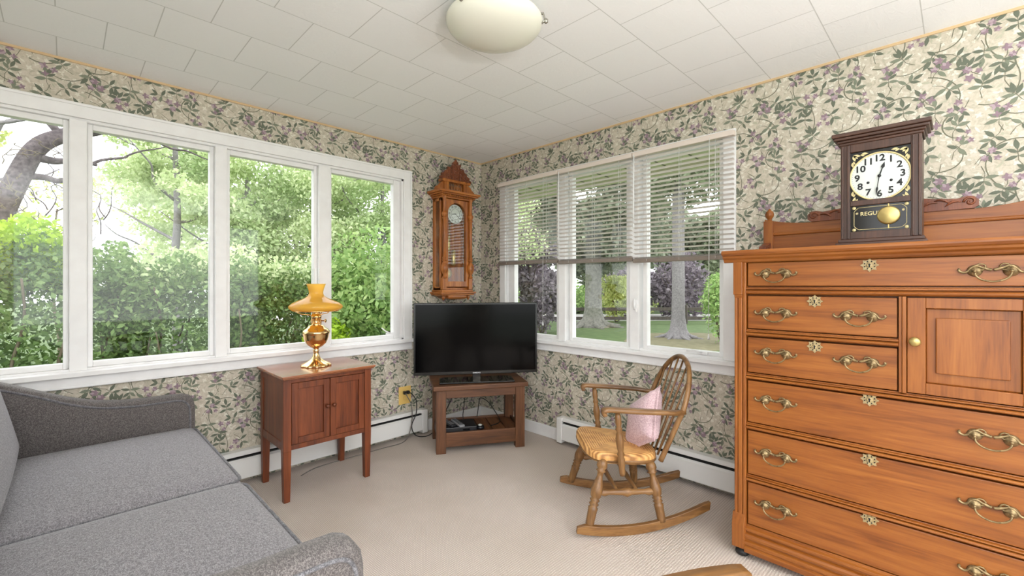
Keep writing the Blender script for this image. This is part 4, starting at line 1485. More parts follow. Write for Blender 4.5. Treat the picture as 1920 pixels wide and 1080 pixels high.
# ------------------------------------------------------------------ rocking chair (x forward, y to the sitter's left)
def rocking_chair():
    ang = math.atan2(.683, -.73)
    root = thing('rocking_chair', 'brown wooden rocking chair with a woven rush seat and spindle back', 'chair', (-.573, -1.938, 0), ang)
    B = dict(world=False)
    def yrock(x):
        return .19 + (x + .35) / .70 * .095
    for sg in (1, -1):
        m = MB()
        lo, up = [], []
        n = 18
        for i in range(n + 1):
            x = .366 - i * (.366 + .340) / n
            z = (x - .10) ** 2 / 2.15
            lo.append((x, z))
            up.append((x - .004, z + .046 - (.018 if i == 0 else 0) - (.006 if i == n else 0)))
        v, f = [], []
        for (x, z), (x2, z2) in zip(lo, up):
            y = sg * yrock(x)
            v += [(x, y - .012, z), (x, y + .012, z), (x2, y + .012, z2), (x2, y - .012, z2)]
        for i in range(n):
            for k in range(4):
                f.append((4 * i + k, 4 * i + (k + 1) % 4, 4 * i + 4 + (k + 1) % 4, 4 * i + 4 + k))
        f += [(0, 1, 2, 3), (4 * n + 3, 4 * n + 2, 4 * n + 1, 4 * n)]
        m.add(v, f)
        m.build('rocker', ROCKD[0], root, bevel=.003, **B)
        legp = [(0, .019), (.06, .021), (.25, .023), (.29, .025), (.31, .017), (.34, .025), (.37, .017), (.40, .026), (.42, .018), (.45, .026), (.54, .030), (.62, .025), (.74, .0145), (.80, .016), (.825, .026), (.845, .018), (.89, .028), (.95, .025), (1, .018)]
        MB().turned((.300, sg * .265, .045), (.212, sg * .205, .362), legp).build('leg', ROCKW[2], root, **B)
        MB().turned((-.080, sg * .228, .048), (-.040, sg * .168, .330), legp).build('leg', ROCKW[2], root, **B)
        st = [(0, .010), (.05, .012), (.13, .019), (.20, .013), (.24, .013), (.42, .016), (.5, .024), (.58, .016), (.76, .013), (.80, .013), (.87, .019), (.95, .012), (1, .010)]
        MB().turned((.256, sg * .236, .205), (-.062, sg * .201, .190), st).build('side_stretcher', ROCKW[0], root, **B)
    for x0, z in ((.145, .200), (.040, .196)):
        MB().turned((x0, .222, z), (x0, -.222, z), [(0, .009), (.15, .010), (.5, .014), (.85, .010), (1, .009)]).build('cross_stretcher', ROCKW[1], root, **B)
    # rush seat on a round frame, a little wider in front
    s = MB()
    n = 30
    rings = []
    def outline(k):
        c = []
        for i in range(44):
            a = 2 * PI * i / 44
            ca, sa = math.cos(a), math.sin(a)
            e = .55
            px = math.copysign(abs(ca) ** e, ca) * .200 * k + .098
            py = math.copysign(abs(sa) ** e, sa) * (.212 + (px - .098) * .16) * k
            c.append((px, py))
        return c
    def zs(px):
        return .345 + (px + .10) * .105
    lay = [(.0, .004, 0), (.35, .002, 0), (.70, -.001, 0), (.90, -.001, 0), (.97, -.006, 0), (1.0, -.020, 0), (1.0, -.042, 0), (.97, -.056, 0), (.90, -.060, 0), (.5, -.05, 0), (.0, -.046, 0)]
    v, f = [], []
    for k, dz, _ in lay:
        for (px, py) in outline(max(k, .01)):
            v.append((px, py, zs(px) + .022 + dz))
    for i in range(len(lay) - 1):
        for k in range(44):
            k2 = (k + 1) % 44
            f.append((i * 44 + k, i * 44 + k2, (i + 1) * 44 + k2, (i + 1) * 44 + k))
    s.add(v, f, 0, True)
    s.build('seat', M['rush'], root, **B)
    fr = MB()
    fr.tube([(px, py, zs(px) - .020) for px, py in outline(.95)], .013, 8, closed=True)
    fr.build('seat_frame', ROCKW[0], root, **B)
    # arm posts and arms
    pp = [(0, .012), (.04, .015), (.12, .016), (.20, .018), (.26, .019), (.30, .014), (.34, .019), (.38, .013), (.44, .017), (.56, .021), (.64, .017), (.70, .012), (.74, .018), (.78, .012), (.84, .016), (.92, .015), (1, .012)]
    for sg in (1, -1):
        MB().turned((.128, sg * .252, .295), (.156, sg * .265, .612), pp).build('arm_post', ROCKW[2], root, **B)
        a = MB()
        path = smooth_path([(.222, sg * .268, .600), (.228, sg * .270, .620), (.212, sg * .270, .631), (.16, sg * .268, .628), (.05, sg * .268, .620), (-.08, sg * .258, .610), (-.15, sg * .240, .602), (-.205, sg * .216, .600)], 5)
        nn = len(path)
        v, f = [], []
        for i, p in enumerate(path):
            q = path[min(i + 1, nn - 1)] - path[max(i - 1, 0)]
            q.normalize()
            sd = Vector((0, 1, 0))
            up = q.cross(sd).normalized() * -1
            if up.z < 0 and i > 6:
                up = -up
            t = i / (nn - 1)
            hw = .027 if t < .5 else .027 - (t - .5) * .026
            for u_, w_ in ((-1, -1), (-.9, .6), (-.6, 1), (.6, 1), (.9, .6), (1, -1)):
                v.append(p + sd * hw * u_ + up * .0105 * w_)
        for i in range(nn - 1):
            for k in range(6):
                k2 = (k + 1) % 6
                f.append((i * 6 + k, i * 6 + k2, i * 6 + 6 + k2, i * 6 + 6 + k))
        f += [tuple(range(6)), tuple(nn * 6 - 1 - k for k in range(6))]
        a.add(v, f, 0, True)
        a.build('arm', ROCKW[0], root, **B)
    # bow back in a reclined plane
    def bx(z):
        return -.095 - (z - .34) * .36
    pts = [(bx(.335), .175, .335), (bx(.45), .196, .45), (bx(.55), .212, .55)]
    for i in range(17):
        a = PI * i / 16
        z = .60 + .245 * math.sin(a)
        pts.append((bx(z), .222 * math.cos(a), z))
    pts += [(bx(.55), -.212, .55), (bx(.45), -.196, .45), (bx(.335), -.175, .335)]
    MB().tube(smooth_path(pts, 4), .0135, 10).build('back_bow', ROCKW[2], root, **B)
    for i in range(6):
        t = (i - 2.5) / 2.5
        yt = .165 * t
        zt = .60 + .245 * math.sqrt(max(0, 1 - (yt / .222) ** 2))
        p0 = Vector((bx(.35) + .004, .125 * t, .348))
        p1 = Vector((bx(zt), yt, zt))
        MB().turned(p0, p1, [(0, .006), (.3, .0072), (.6, .006), (1, .0052)], 8).build('spindle', ROCKW[2], root, **B)
    return root
rocking_chair()

def pillow():
    ang = math.atan2(.683, -.73)
    root = thing('throw_pillow', 'small square pink pillow leaning in the rocking chair', 'pillow', (-.573, -1.938, 0), ang)
    # local: normal faces forward and up, turned on its corner
    mt = Matrix.Translation((-.056, .018, .498)) @ Matrix.Rotation(R(-21), 4, 'Y') @ Matrix.Rotation(R(90), 4, 'Y') @ Matrix.Rotation(R(34), 4, 'Z')
    m = MB()
    m.rbox((-.160, -.160, -.058), (.160, .160, .058), .05, 9, (0, 0, .012), mat=mt, pinch=.82)
    cov = m.build('cover', M['pink'], root, world=False)
    e = []
    q = .155
    for i in range(4):
        a = [(-1, -1), (1, -1), (1, 1), (-1, 1)][i]
        b = [(-1, -1), (1, -1), (1, 1), (-1, 1)][(i + 1) % 4]
        for k in range(8):
            t = k / 8
            u = (a[0] + (b[0] - a[0]) * t, a[1] + (b[1] - a[1]) * t)
            d = .9 + .1 * abs(2 * t - 1) ** 2
            e.append(mt @ Vector((u[0] * q * (d if abs(u[0]) == 1 else 1), u[1] * q * (d if abs(u[1]) == 1 else 1), 0)))
    MB().tube(e, .003, 6, closed=True).build('seam', M['pink'], cov, world=False)
pillow()

# ------------------------------------------------------------------ grey sofa
def sofa():
    root = thing('sofa', 'grey tweed two cushion sofa with low sloping arms beside the left window', 'sofa', (-2.75, -1.15, 0))
    T = M['tweed']
    xf, xb = -2.30, -3.02      # front of seat, face of the back
    yn, yf = -2.205, -.085     # near and far ends
    ai = .105
    b = MB()
    b.rbox((xb - .12, yn + .03, .12), (xf - .02, yf - .03, .30), .02, 3)
    b.build('base', T, root)
    for x in (xf - .07, xb - .06):
        for y in (yn + .08, yf - .08):
            MB().lathe([(.016, 0), (.026, .125)], (x, y, 0), seg=14).build('leg', WALNUT[2], root)
    # arms: profile in x/z swept over the thickness with a softened top
    prof = [(-2.284, .14), (-2.282, .45), (-2.283, .560), (-2.290, .600), (-2.306, .622), (-2.335, .634), (-2.40, .637), (-2.50, .637), (-2.60, .645), (-2.70, .662), (-2.80, .697), (-2.90, .745), (-3.00, .795), (-3.10, .835), (-3.15, .845), (-3.15, .14)]
    def arm(y0, y1):
        m = MB()
        yc = (y0 + y1) / 2
        rows = []
        ws = [(-1, -.055), (-.97, -.028), (-.85, -.010), (-.6, -.002), (0, .0), (.6, -.002), (.85, -.010), (.97, -.028), (1, -.055)]
        n = len(prof)
        cx, cz = -2.72, .40
        v, f = [], []
        for (w_, inset) in ws:
            for (x, z) in prof:
                dx, dz = x - cx, z - cz
                kx = 1 + inset / .44 if x > -3.0 else 1
                kz = (1 + inset / max(abs(dz), .2)) if z > .5 else 1
                v.append((cx + dx * kx, yc + w_ * abs(y1 - y0) / 2, cz + dz * kz))
        for i in range(len(ws) - 1):
            for k in range(n):
                k2 = (k + 1) % n
                f.append((i * n + k, i * n + k2, (i + 1) * n + k2, (i + 1) * n + k))
        f += [tuple(range(n)), tuple((len(ws) - 1) * n + k for k in range(n))[::-1]]
        m.add(v, f, 0, True)
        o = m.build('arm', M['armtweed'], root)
        for (w_, inset) in (ws[1], ws[-2]):
            pts = []
            for (x, z) in prof[:15]:
                dx, dz = x - cx, z - cz
                kx = 1 + inset / .44 if x > -3.0 else 1
                kz = (1 + inset / max(abs(dz), .2)) if z > .5 else 1
                pts.append((cx + dx * kx, yc + w_ * abs(y1 - y0) / 2, cz + dz * kz + .002))
            MB().tube(smooth_path(pts, 3), .0055, 7).build('piping', M['welt'], o)
    arm(yf - ai, yf)
    arm(yn, yn + ai)
    # back
    bk = MB()
    bk.rbox((-3.20, yn + .06, .14), (-3.06, yf - .06, .86), .05, 5)
    bk.build('back', T, root)
    ym = -1.158
    for (y0, y1) in ((yf - ai - .004, ym + .003), (ym - .003, yn + ai + .004)):
        s = MB().rbox((xb + .01, y1, .30), (xf + .012, y0, .462), .042, 12, (0.012, .004, .030))
        c = s.build('seat_cushion', T, root)
        for zz, q in ((.446, .008), (.318, .008)):
            cr = .045
            X0, X1, Y0, Y1 = xb + .01 + q, xf + .012 - q * .2, y1 + q, y0 - q
            pts = []
            for (px, py, a0) in ((X1 - cr, Y1 - cr, 0), (X0 + cr, Y1 - cr, 90), (X0 + cr, Y0 + cr, 180), (X1 - cr, Y0 + cr, 270)):
                for k in range(5):
                    a = R(a0 + k * 22.5)
                    pts.append((px + cr * math.cos(a), py + cr * math.sin(a), zz))
                nx = {0: (X0 + cr, Y1), 90: (X0, Y0 + cr), 180: (X1 - cr, Y0), 270: (X1, Y1 - cr)}[a0]
                p = pts[-1]
                for k in (.25, .5, .75):
                    pts.append((p[0] + (nx[0] - p[0]) * k, p[1] + (nx[1] - p[1]) * k, zz))
            MB().tube(pts, .0055, 7, closed=True).build('piping', M['welt'], c)
        mt = Matrix.Translation((-3.00, (y0 + y1) / 2, .475)) @ Matrix.Rotation(R(-13), 4, 'Y')
        bc = MB().rbox((-.075, -(y0 - y1) / 2 + .004, .0), (.062, (y0 - y1) / 2 - .004, .40), .045, 10, (.02, 0, .01), mat=mt)
        bc.build('back_cushion', T, root)
sofa()

# ------------------------------------------------------------------ low-backed wooden armchair just below the frame
def captain_chair():
    ang = math.atan2(-.455, .89)
    root = thing('wooden_armchair', 'low wooden armchair at the bottom edge with only one arm tip in view', 'chair', (-2.192, -3.061, 0), ang)
    B = dict(world=False)
    s = MB().rbox((-.22, -.23, .41), (.23, .23, .45), .02, 5)
    s.build('seat', ROCKD[0], root, **B)
    for sx, sy in ((1, 1), (1, -1), (-1, 1), (-1, -1)):
        MB().turned((sx * .23, sy * .23, 0), (sx * .16, sy * .16, .42), [(0, .014), (.3, .02), (.5, .023), (.7, .016), (1, .018)]).build('leg', ROCKD[2], root, **B)
    a = MB()
    pts = [(.235, .272), (.12, .285), (-.05, .28), (-.18, .23), (-.26, .12), (-.28, 0), (-.26, -.12), (-.18, -.23), (-.05, -.28), (.12, -.285), (.235, -.272)]
    path = smooth_path([(x, y, .672) for x, y in pts], 5)
    n = len(path)
    v, f = [], []
    for i, p in enumerate(path):
        d = (path[min(i + 1, n - 1)] - path[max(i - 1, 0)]).normalized()
        sd = d.cross(Vector((0, 0, 1))).normalized()
        t = min(i, n - 1 - i)
        w_ = .025 * (1 if t > 1 else (.82, .97)[t])
        for u_, z in ((-1, -.010), (-1, .010), (-.75, .017), (.75, .017), (1, .010), (1, -.010), (.75, -.017), (-.75, -.017)):
            v.append(p + sd * w_ * u_ + Vector((0, 0, z)))
    for i in range(n - 1):
        for k in range(8):
            k2 = (k + 1) % 8
            f.append((i * 8 + k, i * 8 + k2, i * 8 + 8 + k2, i * 8 + 8 + k))
    f += [tuple(range(8)), tuple(n * 8 - 1 - k for k in range(8))]
    a.add(v, f, 0, True)
    a.build('arm_bow', ROCKD[0], root, **B)
    for x, y in ((.17, .272), (.0, .27), (-.12, .245), (-.22, .14), (-.26, 0), (-.22, -.14), (-.12, -.245), (.0, -.27), (.17, -.272)):
        MB().turned((x * .82, y * .78, .44), (x, y, .664), [(0, .009), (.35, .013), (1, .008)], 10).build('spindle', ROCKD[2], root, **B)
captain_chair()
# ------------------------------------------------------------------ outside
def leaves(name, pts, size, mat, parent, seed, asp=.5):
    """leaf quads at pts (numpy n x 3), in world coordinates"""
    rs = np.random.RandomState(seed)
    n = len(pts)
    a = rs.normal(size=(n, 3)); a /= np.linalg.norm(a, axis=1)[:, None]
    b = rs.normal(size=(n, 3)); b -= a * (a * b).sum(1)[:, None]; b /= np.linalg.norm(b, axis=1)[:, None]
    L = (size * rs.uniform(.6, 1.3, n))[:, None]
    v = np.empty((n, 4, 3))
    v[:, 0] = pts - a * L * .5
    v[:, 1] = pts + b * L * asp * .5
    v[:, 2] = pts + a * L * .5
    v[:, 3] = pts - b * L * asp * .5
    root = ROOTM.get(parent.name) if parent is not None else None
    if root is not None:
        v -= np.array(root.translation)
    me = bpy.data.meshes.new(name)
    me.vertices.add(n * 4)
    me.vertices.foreach_set('co', v.reshape(-1).astype(np.float32))
    me.loops.add(n * 4)
    me.loops.foreach_set('vertex_index', np.arange(n * 4, dtype=np.int32))
    me.polygons.add(n)
    me.polygons.foreach_set('loop_start', np.arange(0, n * 4, 4, dtype=np.int32))
    me.update()
    me.validate()
    me.materials.append(mat)
    o = bpy.data.objects.new(name, me)
    COL.objects.link(o)
    if parent is not None:
        o.parent = parent
        if root is not None:
            ROOTM[o.name] = root
    return o

def blob_points(blobs, n, seed, shell=.55):
    rs = np.random.RandomState(seed)
    vol = np.array([b[3] * b[4] * b[5] for b in blobs]) ** .7
    cnt = np.maximum((n * vol / vol.sum()).astype(int), 1)
    out = []
    for b, c in zip(blobs, cnt):
        d = rs.normal(size=(c, 3)); d /= np.linalg.norm(d, axis=1)[:, None]
        r = shell + (1 - shell) * rs.uniform(0, 1, c) ** .6
        r *= 1 + .14 * np.sin(d[:, 0] * 7 + b[0]) * np.cos(d[:, 2] * 6 + b[1])
        out.append(np.array(b[:3]) + d * r[:, None] * np.array(b[3:6]))
    return np.concatenate(out)

def blobs_around(c, R_, n, seed, size=(.35, .6), flat=.8):
    rn = random.Random(seed)
    out = []
    for i in range(n):
        while True:
            p = [rn.uniform(-1, 1) for _ in range(3)]
            if p[0] ** 2 + p[1] ** 2 + p[2] ** 2 < 1:
                break
        s = rn.uniform(*size)
        out.append((c[0] + p[0] * R_[0], c[1] + p[1] * R_[1], c[2] + p[2] * R_[2], s, s, s * flat))
    return out

GZ = -.80     # outdoor ground level, below the room floor
def limb(mb, p0, p1, r0, r1, seed=0, wob=.06, n=6, seg=9):
    rn = random.Random(seed)
    p0, p1 = Vector(p0), Vector(p1)
    L = (p1 - p0).length
    pts = [p0.lerp(p1, i / n) + (Vector((rn.uniform(-1, 1), rn.uniform(-1, 1), rn.uniform(-.5, .5))) * wob * L * (0 if i in (0, n) else .5)) for i in range(n + 1)]
    sp = smooth_path(pts, 3)
    m = len(sp)
    mb.tube(sp, [r0 + (r1 - r0) * i / (m - 1) for i in range(m)], seg)
    return pts

def tree(name, label, cat, x, y, h, trunk_r, crown, leaf, nleaf, lsize, bark, seed, group, trunk_h=None, branches=7, shell=.35, lean=(0, 0), flare=False):
    root = thing(name, label, cat, (x, y, GZ), group=group)
    th = trunk_h or h * .8
    rn = random.Random(seed)
    t = MB()
    if flare:
        prof = [(trunk_r * 2.6, -.05), (trunk_r * 1.9, .10), (trunk_r * 1.35, .35), (trunk_r * 1.08, .8), (trunk_r, 1.6), (trunk_r * .93, th * .6), (trunk_r * .7, th)]
        t.lathe(prof, (x, y, GZ), seg=18)
        for k in range(7):
            a = k * .9 + .3
            t.tube(smooth_path([(x + trunk_r * .8 * math.cos(a), y + trunk_r * .8 * math.sin(a), GZ + .35), (x + trunk_r * 1.9 * math.cos(a), y + trunk_r * 1.9 * math.sin(a), GZ + .10), (x + trunk_r * 3.8 * math.cos(a + .15), y + trunk_r * 3.8 * math.sin(a + .15), GZ + .0)], 4), [trunk_r * (.42 - .034 * i) for i in range(9)], 8)
    else:
        limb(t, (x, y, GZ - .05), (x + lean[0], y + lean[1], GZ + th), trunk_r * 1.15, trunk_r * .45, seed, .03)
    t.build('trunk', bark, root)
    br = MB()
    for i in range(branches):
        f_ = rn.uniform(.4, .95)
        a = rn.uniform(0, 6.28)
        L = rn.uniform(.5, 1) * h * .3
        p = (x + lean[0] * f_, y + lean[1] * f_, GZ + th * f_)
        limb(br, p, (p[0] + L * math.cos(a), p[1] + L * math.sin(a), p[2] + L * rn.uniform(.3, .9)), trunk_r * .35, trunk_r * .08, seed * 31 + i, .12, 5, 6)
    br.build('branches', bark, root)
    if nleaf:
        leaves('foliage', blob_points(crown, nleaf, seed, shell), lsize, leaf, root, seed + 1)
    return root

# lawn, road
struct(MB().box((-30, -30, GZ - .1), (60, 60, GZ)).build('lawn', M['grass']), 'green lawn sloping away outside the windows', 'lawn')
s2 = math.sqrt(.5)
def fr(d, l):        # a point d metres ahead and l metres to the right of the room's diagonal
    return (-2.804 + s2 * (d + l), -3.221 + s2 * (d - l))
rd = MB()
q = [fr(25.5, -14), fr(25.5, 30), fr(31, 34), fr(31, -16)]
rd.prism(q, GZ, GZ + .02, 2)
struct(rd.build('road', M['road']), 'pale road beyond the rail fence', 'road')
dp = MB()
px, py = fr(16.4, 6.6)
dp.prism([(px + 2.9 * math.cos(a * .4) * (1 + .15 * math.sin(3 * a)), py + 2.3 * math.sin(a * .4) * (1 + .1 * math.cos(2 * a))) for a in range(16)], GZ, GZ + .015, 2)
tag(dp.build('bare_patch', M['dirt']), 'dry bare patch of lawn around the grey trunk', 'ground')

# eave of the house above the right window
def eave():
    m = MB()
    m.box((.14, -7, 2.36), (1.22, 1.4, 2.40))
    r_ = struct(m.build('roof_eave', M['soffit']), 'pale vented eave above the right window outside', 'eave')
    MB().box((1.22, -7, 2.30), (1.26, 1.4, 2.52)).build('fascia', M['soffit'], r_)
    v = MB()
    for i in range(26):
        y = 1.2 - i * .31
        v.box((.16, y - .004, 2.354), (1.20, y + .004, 2.361))
    for j in range(22):
        for i in range(3):
            v.box((.52 + i * .10, 1.1 - j * .31 - .09, 2.355), (.55 + i * .10, 1.1 - j * .31 + .09, 2.361))
    v.build('vent_grooves', plain('soffit_groove', (120, 122, 104), .8), r_)
eave()
tag(MB().box((.14, -8, GZ), (.30, .3, -.05)).box((-6, .14, GZ), (.30, .3, -.05)).build('house_foundation', plain('house_siding', (216, 212, 204), .8)), 'pale house foundation under the windows outside', 'foundation', kind='structure')

# rail fence by the road
def rail_fence():
    root = thing('rail_fence', 'dark wooden split rail fence along the road', 'fence', (*fr(23, 6), GZ))
    L = [-6.2 + i * 2.55 for i in range(14)]
    pts = [fr(23.2 + l * .02, l) for l in L]
    for p in pts:
        m = MB().box((p[0] - .07, p[1] - .07, GZ), (p[0] + .07, p[1] + .07, GZ + .98))
        m.build('post', M['fencew'], root, bevel=.01)
    for i in range(len(pts) - 1):
        for z in (.30, .78):
            MB().bar((*pts[i], GZ + z), (*pts[i + 1], GZ + z), .08, .17).build('rail', M['fencew'], root, bevel=.01)
rail_fence()

# hedge under the left window: separate bushes grown into one row
def hedge():
    spots = [(-4.1, 2.65, 1.74), (-2.95, 2.7, 1.70), (-1.8, 2.75, 1.58), (-.7, 2.85, 1.52), (.5, 3.0, 1.46), (1.7, 3.2, 1.52), (2.9, 3.4, 1.60)]
    labels = ['hedge shrub past the left end of the window, left of the lime topped one',
              'lime topped hedge shrub across the first pane below the leaning dark trunk', 'hedge shrub at the mullion between the second and third panes',
              'hedge shrub in the third pane behind the oil lamp', 'hedge shrub just right of the oil lamp behind the taller bush', 'hedge shrub low behind the fourth pane', 'hedge shrub furthest right, mostly behind the tall bush']
    for i, (x, y, zt) in enumerate(spots, 1):
        root = thing('hedge_shrub', labels[i - 1], 'shrub', (x, y, GZ), group='hedge outside the left window')
        st = MB()
        rn = random.Random(i)
        for k in range(9):
            a = rn.uniform(0, 6.28)
            limb(st, (x + .15 * math.cos(a), y + .12 * math.sin(a), GZ), (x + .6 * math.cos(a), y + .45 * math.sin(a) - .15, rn.uniform(.7, 1.3)), .022, .008, k + i * 20, .12, 5, 5)
        st.build('stems', M['twig'], root)
        zc = (zt + GZ) / 2
        hh = (zt - GZ) / 2
        bl = [(x, y, zc + .05, .70, .62, hh)]
        rn2 = random.Random(40 + i)
        for k in range(16):
            a = rn2.uniform(0, 6.28)
            z = rn2.uniform(GZ + .7, zt - .25)
            bl.append((x + .45 * math.cos(a), y + .40 * math.sin(a), z, .34, .32, .30))
        rs = np.random.RandomState(100 + i)
        n = 26000
        u = rs.uniform(-1, 1, (n, 3))
        k = np.max(np.abs(u), axis=1) ** .55
        u /= np.maximum((np.abs(u) ** 5).sum(1) ** .2, 1e-6)[:, None]
        u *= (.55 + .45 * rs.uniform(0, 1, n) ** .7)[:, None]
        bump = 1 + .10 * np.sin(u[:, 0] * 6 + i) * np.cos(u[:, 2] * 5 + i * 2) + .06 * np.sin(u[:, 0] * 15 + u[:, 2] * 13)
        pts = np.stack([x + u[:, 0] * .74, y + u[:, 1] * .56 * bump, zc + u[:, 2] * (hh - .04) * (1 + .06 * np.sin(u[:, 0] * 8 + i))], 1)
        leaves('foliage', pts, .057, LEAF['hedge'], root, 200 + i, .55)
        top = [(x + (rn2.uniform(-.68, .12) if i == 2 else rn2.uniform(-.5, .5)), y + rn2.uniform(-.4, .4), zt - rn2.uniform(.0, .46 if i < 3 else .28), .26, .40 if i == 2 else .26, .18) for k in range(14)]
        leaves('new_growth', blob_points(top, 7500 if i < 3 else 1300, 300 + i, .3), .06, LEAF['lime'] if i < 3 else LEAF['pale'], root, 400 + i, .55)['label'] = 'bright young leaves on top'
hedge()

# nearer shrubs by the fourth pane
def shrub(label, x, y, zt, r, leaf, n, size, seed, group='loose shrubs outside'):
    root = thing('shrub', label, 'shrub', (x, y, GZ), group=group)
    st = MB()
    rn = random.Random(seed)
    for k in range(6):
        a = rn.uniform(0, 6.28)
        limb(st, (x + .05 * math.cos(a), y + .05 * math.sin(a), GZ), (x + r * .7 * math.cos(a), y + r * .7 * math.sin(a), GZ + (zt - GZ) * rn.uniform(.5, .85)), .03, .008, seed + k, .1, 5, 5)
    st.build('stems', M['twig'], root)
    zc, hh = (zt + GZ) / 2, (zt - GZ) / 2
    bl = [(x, y, zc, r * .8, r * .8, hh * .92)] + blobs_around((x, y, zc + .1 * hh), (r * .7, r * .7, hh * .75), 14, seed, (r * .35, r * .55))
    leaves('foliage', blob_points(bl, n, seed, .6), size, leaf, root, seed + 7)
shrub('tall green bush close outside the fourth pane', -.05, 2.0, 2.15, .75, LEAF['mid'], 11000, .085, 71)
shrub('small lime green bush just right of the oil lamp outside', -.72, 1.75, .98, .30, LEAF['lime'], 2600, .07, 72)
shrub('yellow green bush by the thick trunk near the fence', *fr(24.6, 5.75), 1.75, 1.15, LEAF['yellow'], 3200, .20, 73)
shrub('dull plum bush low at the left edge of the right window', *fr(19, 1.25), 2.2, 1.2, LEAF['plum'], 3600, .20, 74)
shrub('plum leaved bush beyond the fence behind the grey trunk', *fr(27, 10.2), 3.0, 2.3, LEAF['plum'], 4200, .28, 75)
shrub('plum leaved bush beyond the fence left of the grey trunk', *fr(28, 7.6), 2.6, 1.9, LEAF['plum'], 3800, .28, 76)
shrub('light green bush at the right edge near the jamb', *fr(15.5, 7.3), 1.9, .85, LEAF['mid'], 2800, .15, 77)
for i, (l, h_, lf) in enumerate(((2.0, 1.0, 'yellow'), (4.8, .9, 'mid'), (8.8, .8, 'yellow'), (12.6, 1.0, 'mid'))):
    lab = ['pale low shrub across the road beyond the left blind', 'green low shrub across the road behind the thick trunk', 'pale low shrub across the road between the fence posts', 'green low shrub across the road near the right jamb'][i]
    shrub(lab, *fr(32.5, l), h_, 2.4, LEAF[lf], 2600, .26, 80 + i)

# trees beyond the hedge
TG = 'trees beyond the hedge'
def pale_tree(label, x, y, h, r, leaf, n, size, seed, shell=.2, tr=.10, bark='barkgrey', zc=None, nb=26):
    c = (x, y, zc if zc is not None else GZ + h * .60)
    crown = blobs_around(c, (r, r, h * .36), nb, seed, (r * .22, r * .42), .8)
    return tree('tree', label, 'tree', x, y, h, tr, crown, LEAF[leaf], n, size, M[bark], seed, TG, shell=shell)
pale_tree('airy pale tree in the middle of the second pane', -1.15, 8.6, 6.4, 1.35, 'pale', 12750, 0.105, 501, .15)
pale_tree('yellow green tree left of the second mullion', .35, 9.0, 6.2, 1.5, 'soft', 14450, 0.112, 502, .15)
pale_tree('tall pale tree filling the third pane', 2.0, 9.0, 7.4, 1.8, 'pale', 16150, 0.112, 503, .2)
pale_tree('green tree at the mullion above the oil lamp', 3.6, 8.4, 6.2, 1.7, 'soft', 16150, 0.112, 504, .25)
pale_tree('dense tree above the tall bush in the fourth pane', 4.4, 6.6, 4.9, 1.6, 'soft', 18700, 0.098, 505, .3)
pale_tree('pale tree at the right of the fourth pane', 6.3, 7.8, 6.6, 1.9, 'pale', 15300, 0.112, 506, .25)
pale_tree('faint tall tree far behind the third pane', 3.4, 14.5, 9.0, 2.4, 'pale', 12750, 0.150, 507, .2)
pale_tree('faint tree far behind the second pane', -.2, 14.5, 6.4, 2.2, 'pale', 8840, 0.150, 508, .2)
pale_tree('faint low tree far behind the first pane', -4.6, 14.0, 4.4, 1.7, 'pale', 4420, 0.120, 509, .2)

def leaning_tree():
    root = thing('bare_tree', 'dark leaning bare tree with rough bark in the first pane', 'tree', (-3.55, 5.0, GZ), group=TG)
    t = MB()
    pts = smooth_path([(-3.62, 5.0, GZ), (-3.56, 5.0, .9), (-3.42, 5.0, 1.85), (-3.22, 5.0, 2.55), (-3.05, 5.0, 2.98), (-2.80, 5.02, 3.20), (-2.45, 5.05, 3.38), (-2.0, 5.1, 3.7)], 5)
    n = len(pts)
    t.tube(pts, [.15 - .085 * i / (n - 1) for i in range(n)], 12)
    t.build('trunk', M['bark'], root)
    b = MB()
    limb(b, (-3.12, 5, 2.85), (-2.5, 5, 2.86), .06, .02, 1, .1, 6, 7)
    limb(b, (-3.22, 5, 2.6), (-2.55, 5.1, 2.62), .05, .02, 2, .14, 6, 7)
    limb(b, (-2.86, 5, 3.15), (-3.05, 5, 3.75), .05, .02, 3, .1, 6, 7)
    limb(b, (-2.55, 5, 2.86), (-1.7, 5.2, 3.35), .02, .006, 4, .12, 6, 6)
    limb(b, (-2.3, 5, 3.45), (-1.1, 5.2, 3.2), .03, .006, 5, .12, 6, 6)
    rn = random.Random(9)
    for k in range(26):
        a = (-3.2 + rn.uniform(-.5, .9), 5 + rn.uniform(-.2, .3), rn.uniform(1.5, 2.6))
        limb(b, a, (a[0] + rn.uniform(-.35, .35), a[1] + rn.uniform(-.2, .2), a[2] + rn.uniform(.25, .7)), .009, .003, 50 + k, .2, 5, 5)
    b.build('branches', M['bark'], root)
    v = MB()
    for k in range(30):
        z = rn.uniform(1.4, 3.0)
        xx = -3.42 + (z - 1.85) * .34
        limb(v, (xx + rn.uniform(-.22, .22), 4.8, z), (xx + rn.uniform(-.25, .3), 4.8, z + rn.uniform(-.3, .3)), .006, .004, 90 + k, .4, 5, 5)
    v.build('vines', M['twig'], root)
leaning_tree()
tree('birch_tree', 'pale slender trunk at the left edge behind the leaning tree', 'tree', -4.25, 6.6, 6.5, .13, blobs_around((-4.2, 6.6, 4.3), (.9, .9, 1.4), 10, 4, (.2, .4)), LEAF['yellow'], 1500, .10, M['barkgrey'], 611, TG)
tree('slender_tree', 'thin bare saplings by the first mullion', 'tree', -2.9, 7.8, 4.2, .03, blobs_around((-2.9, 7.8, 2.6), (.6, .6, .8), 8, 6, (.15, .3)), LEAF['yellow'], 700, .08, M['twig'], 612, TG, branches=12)

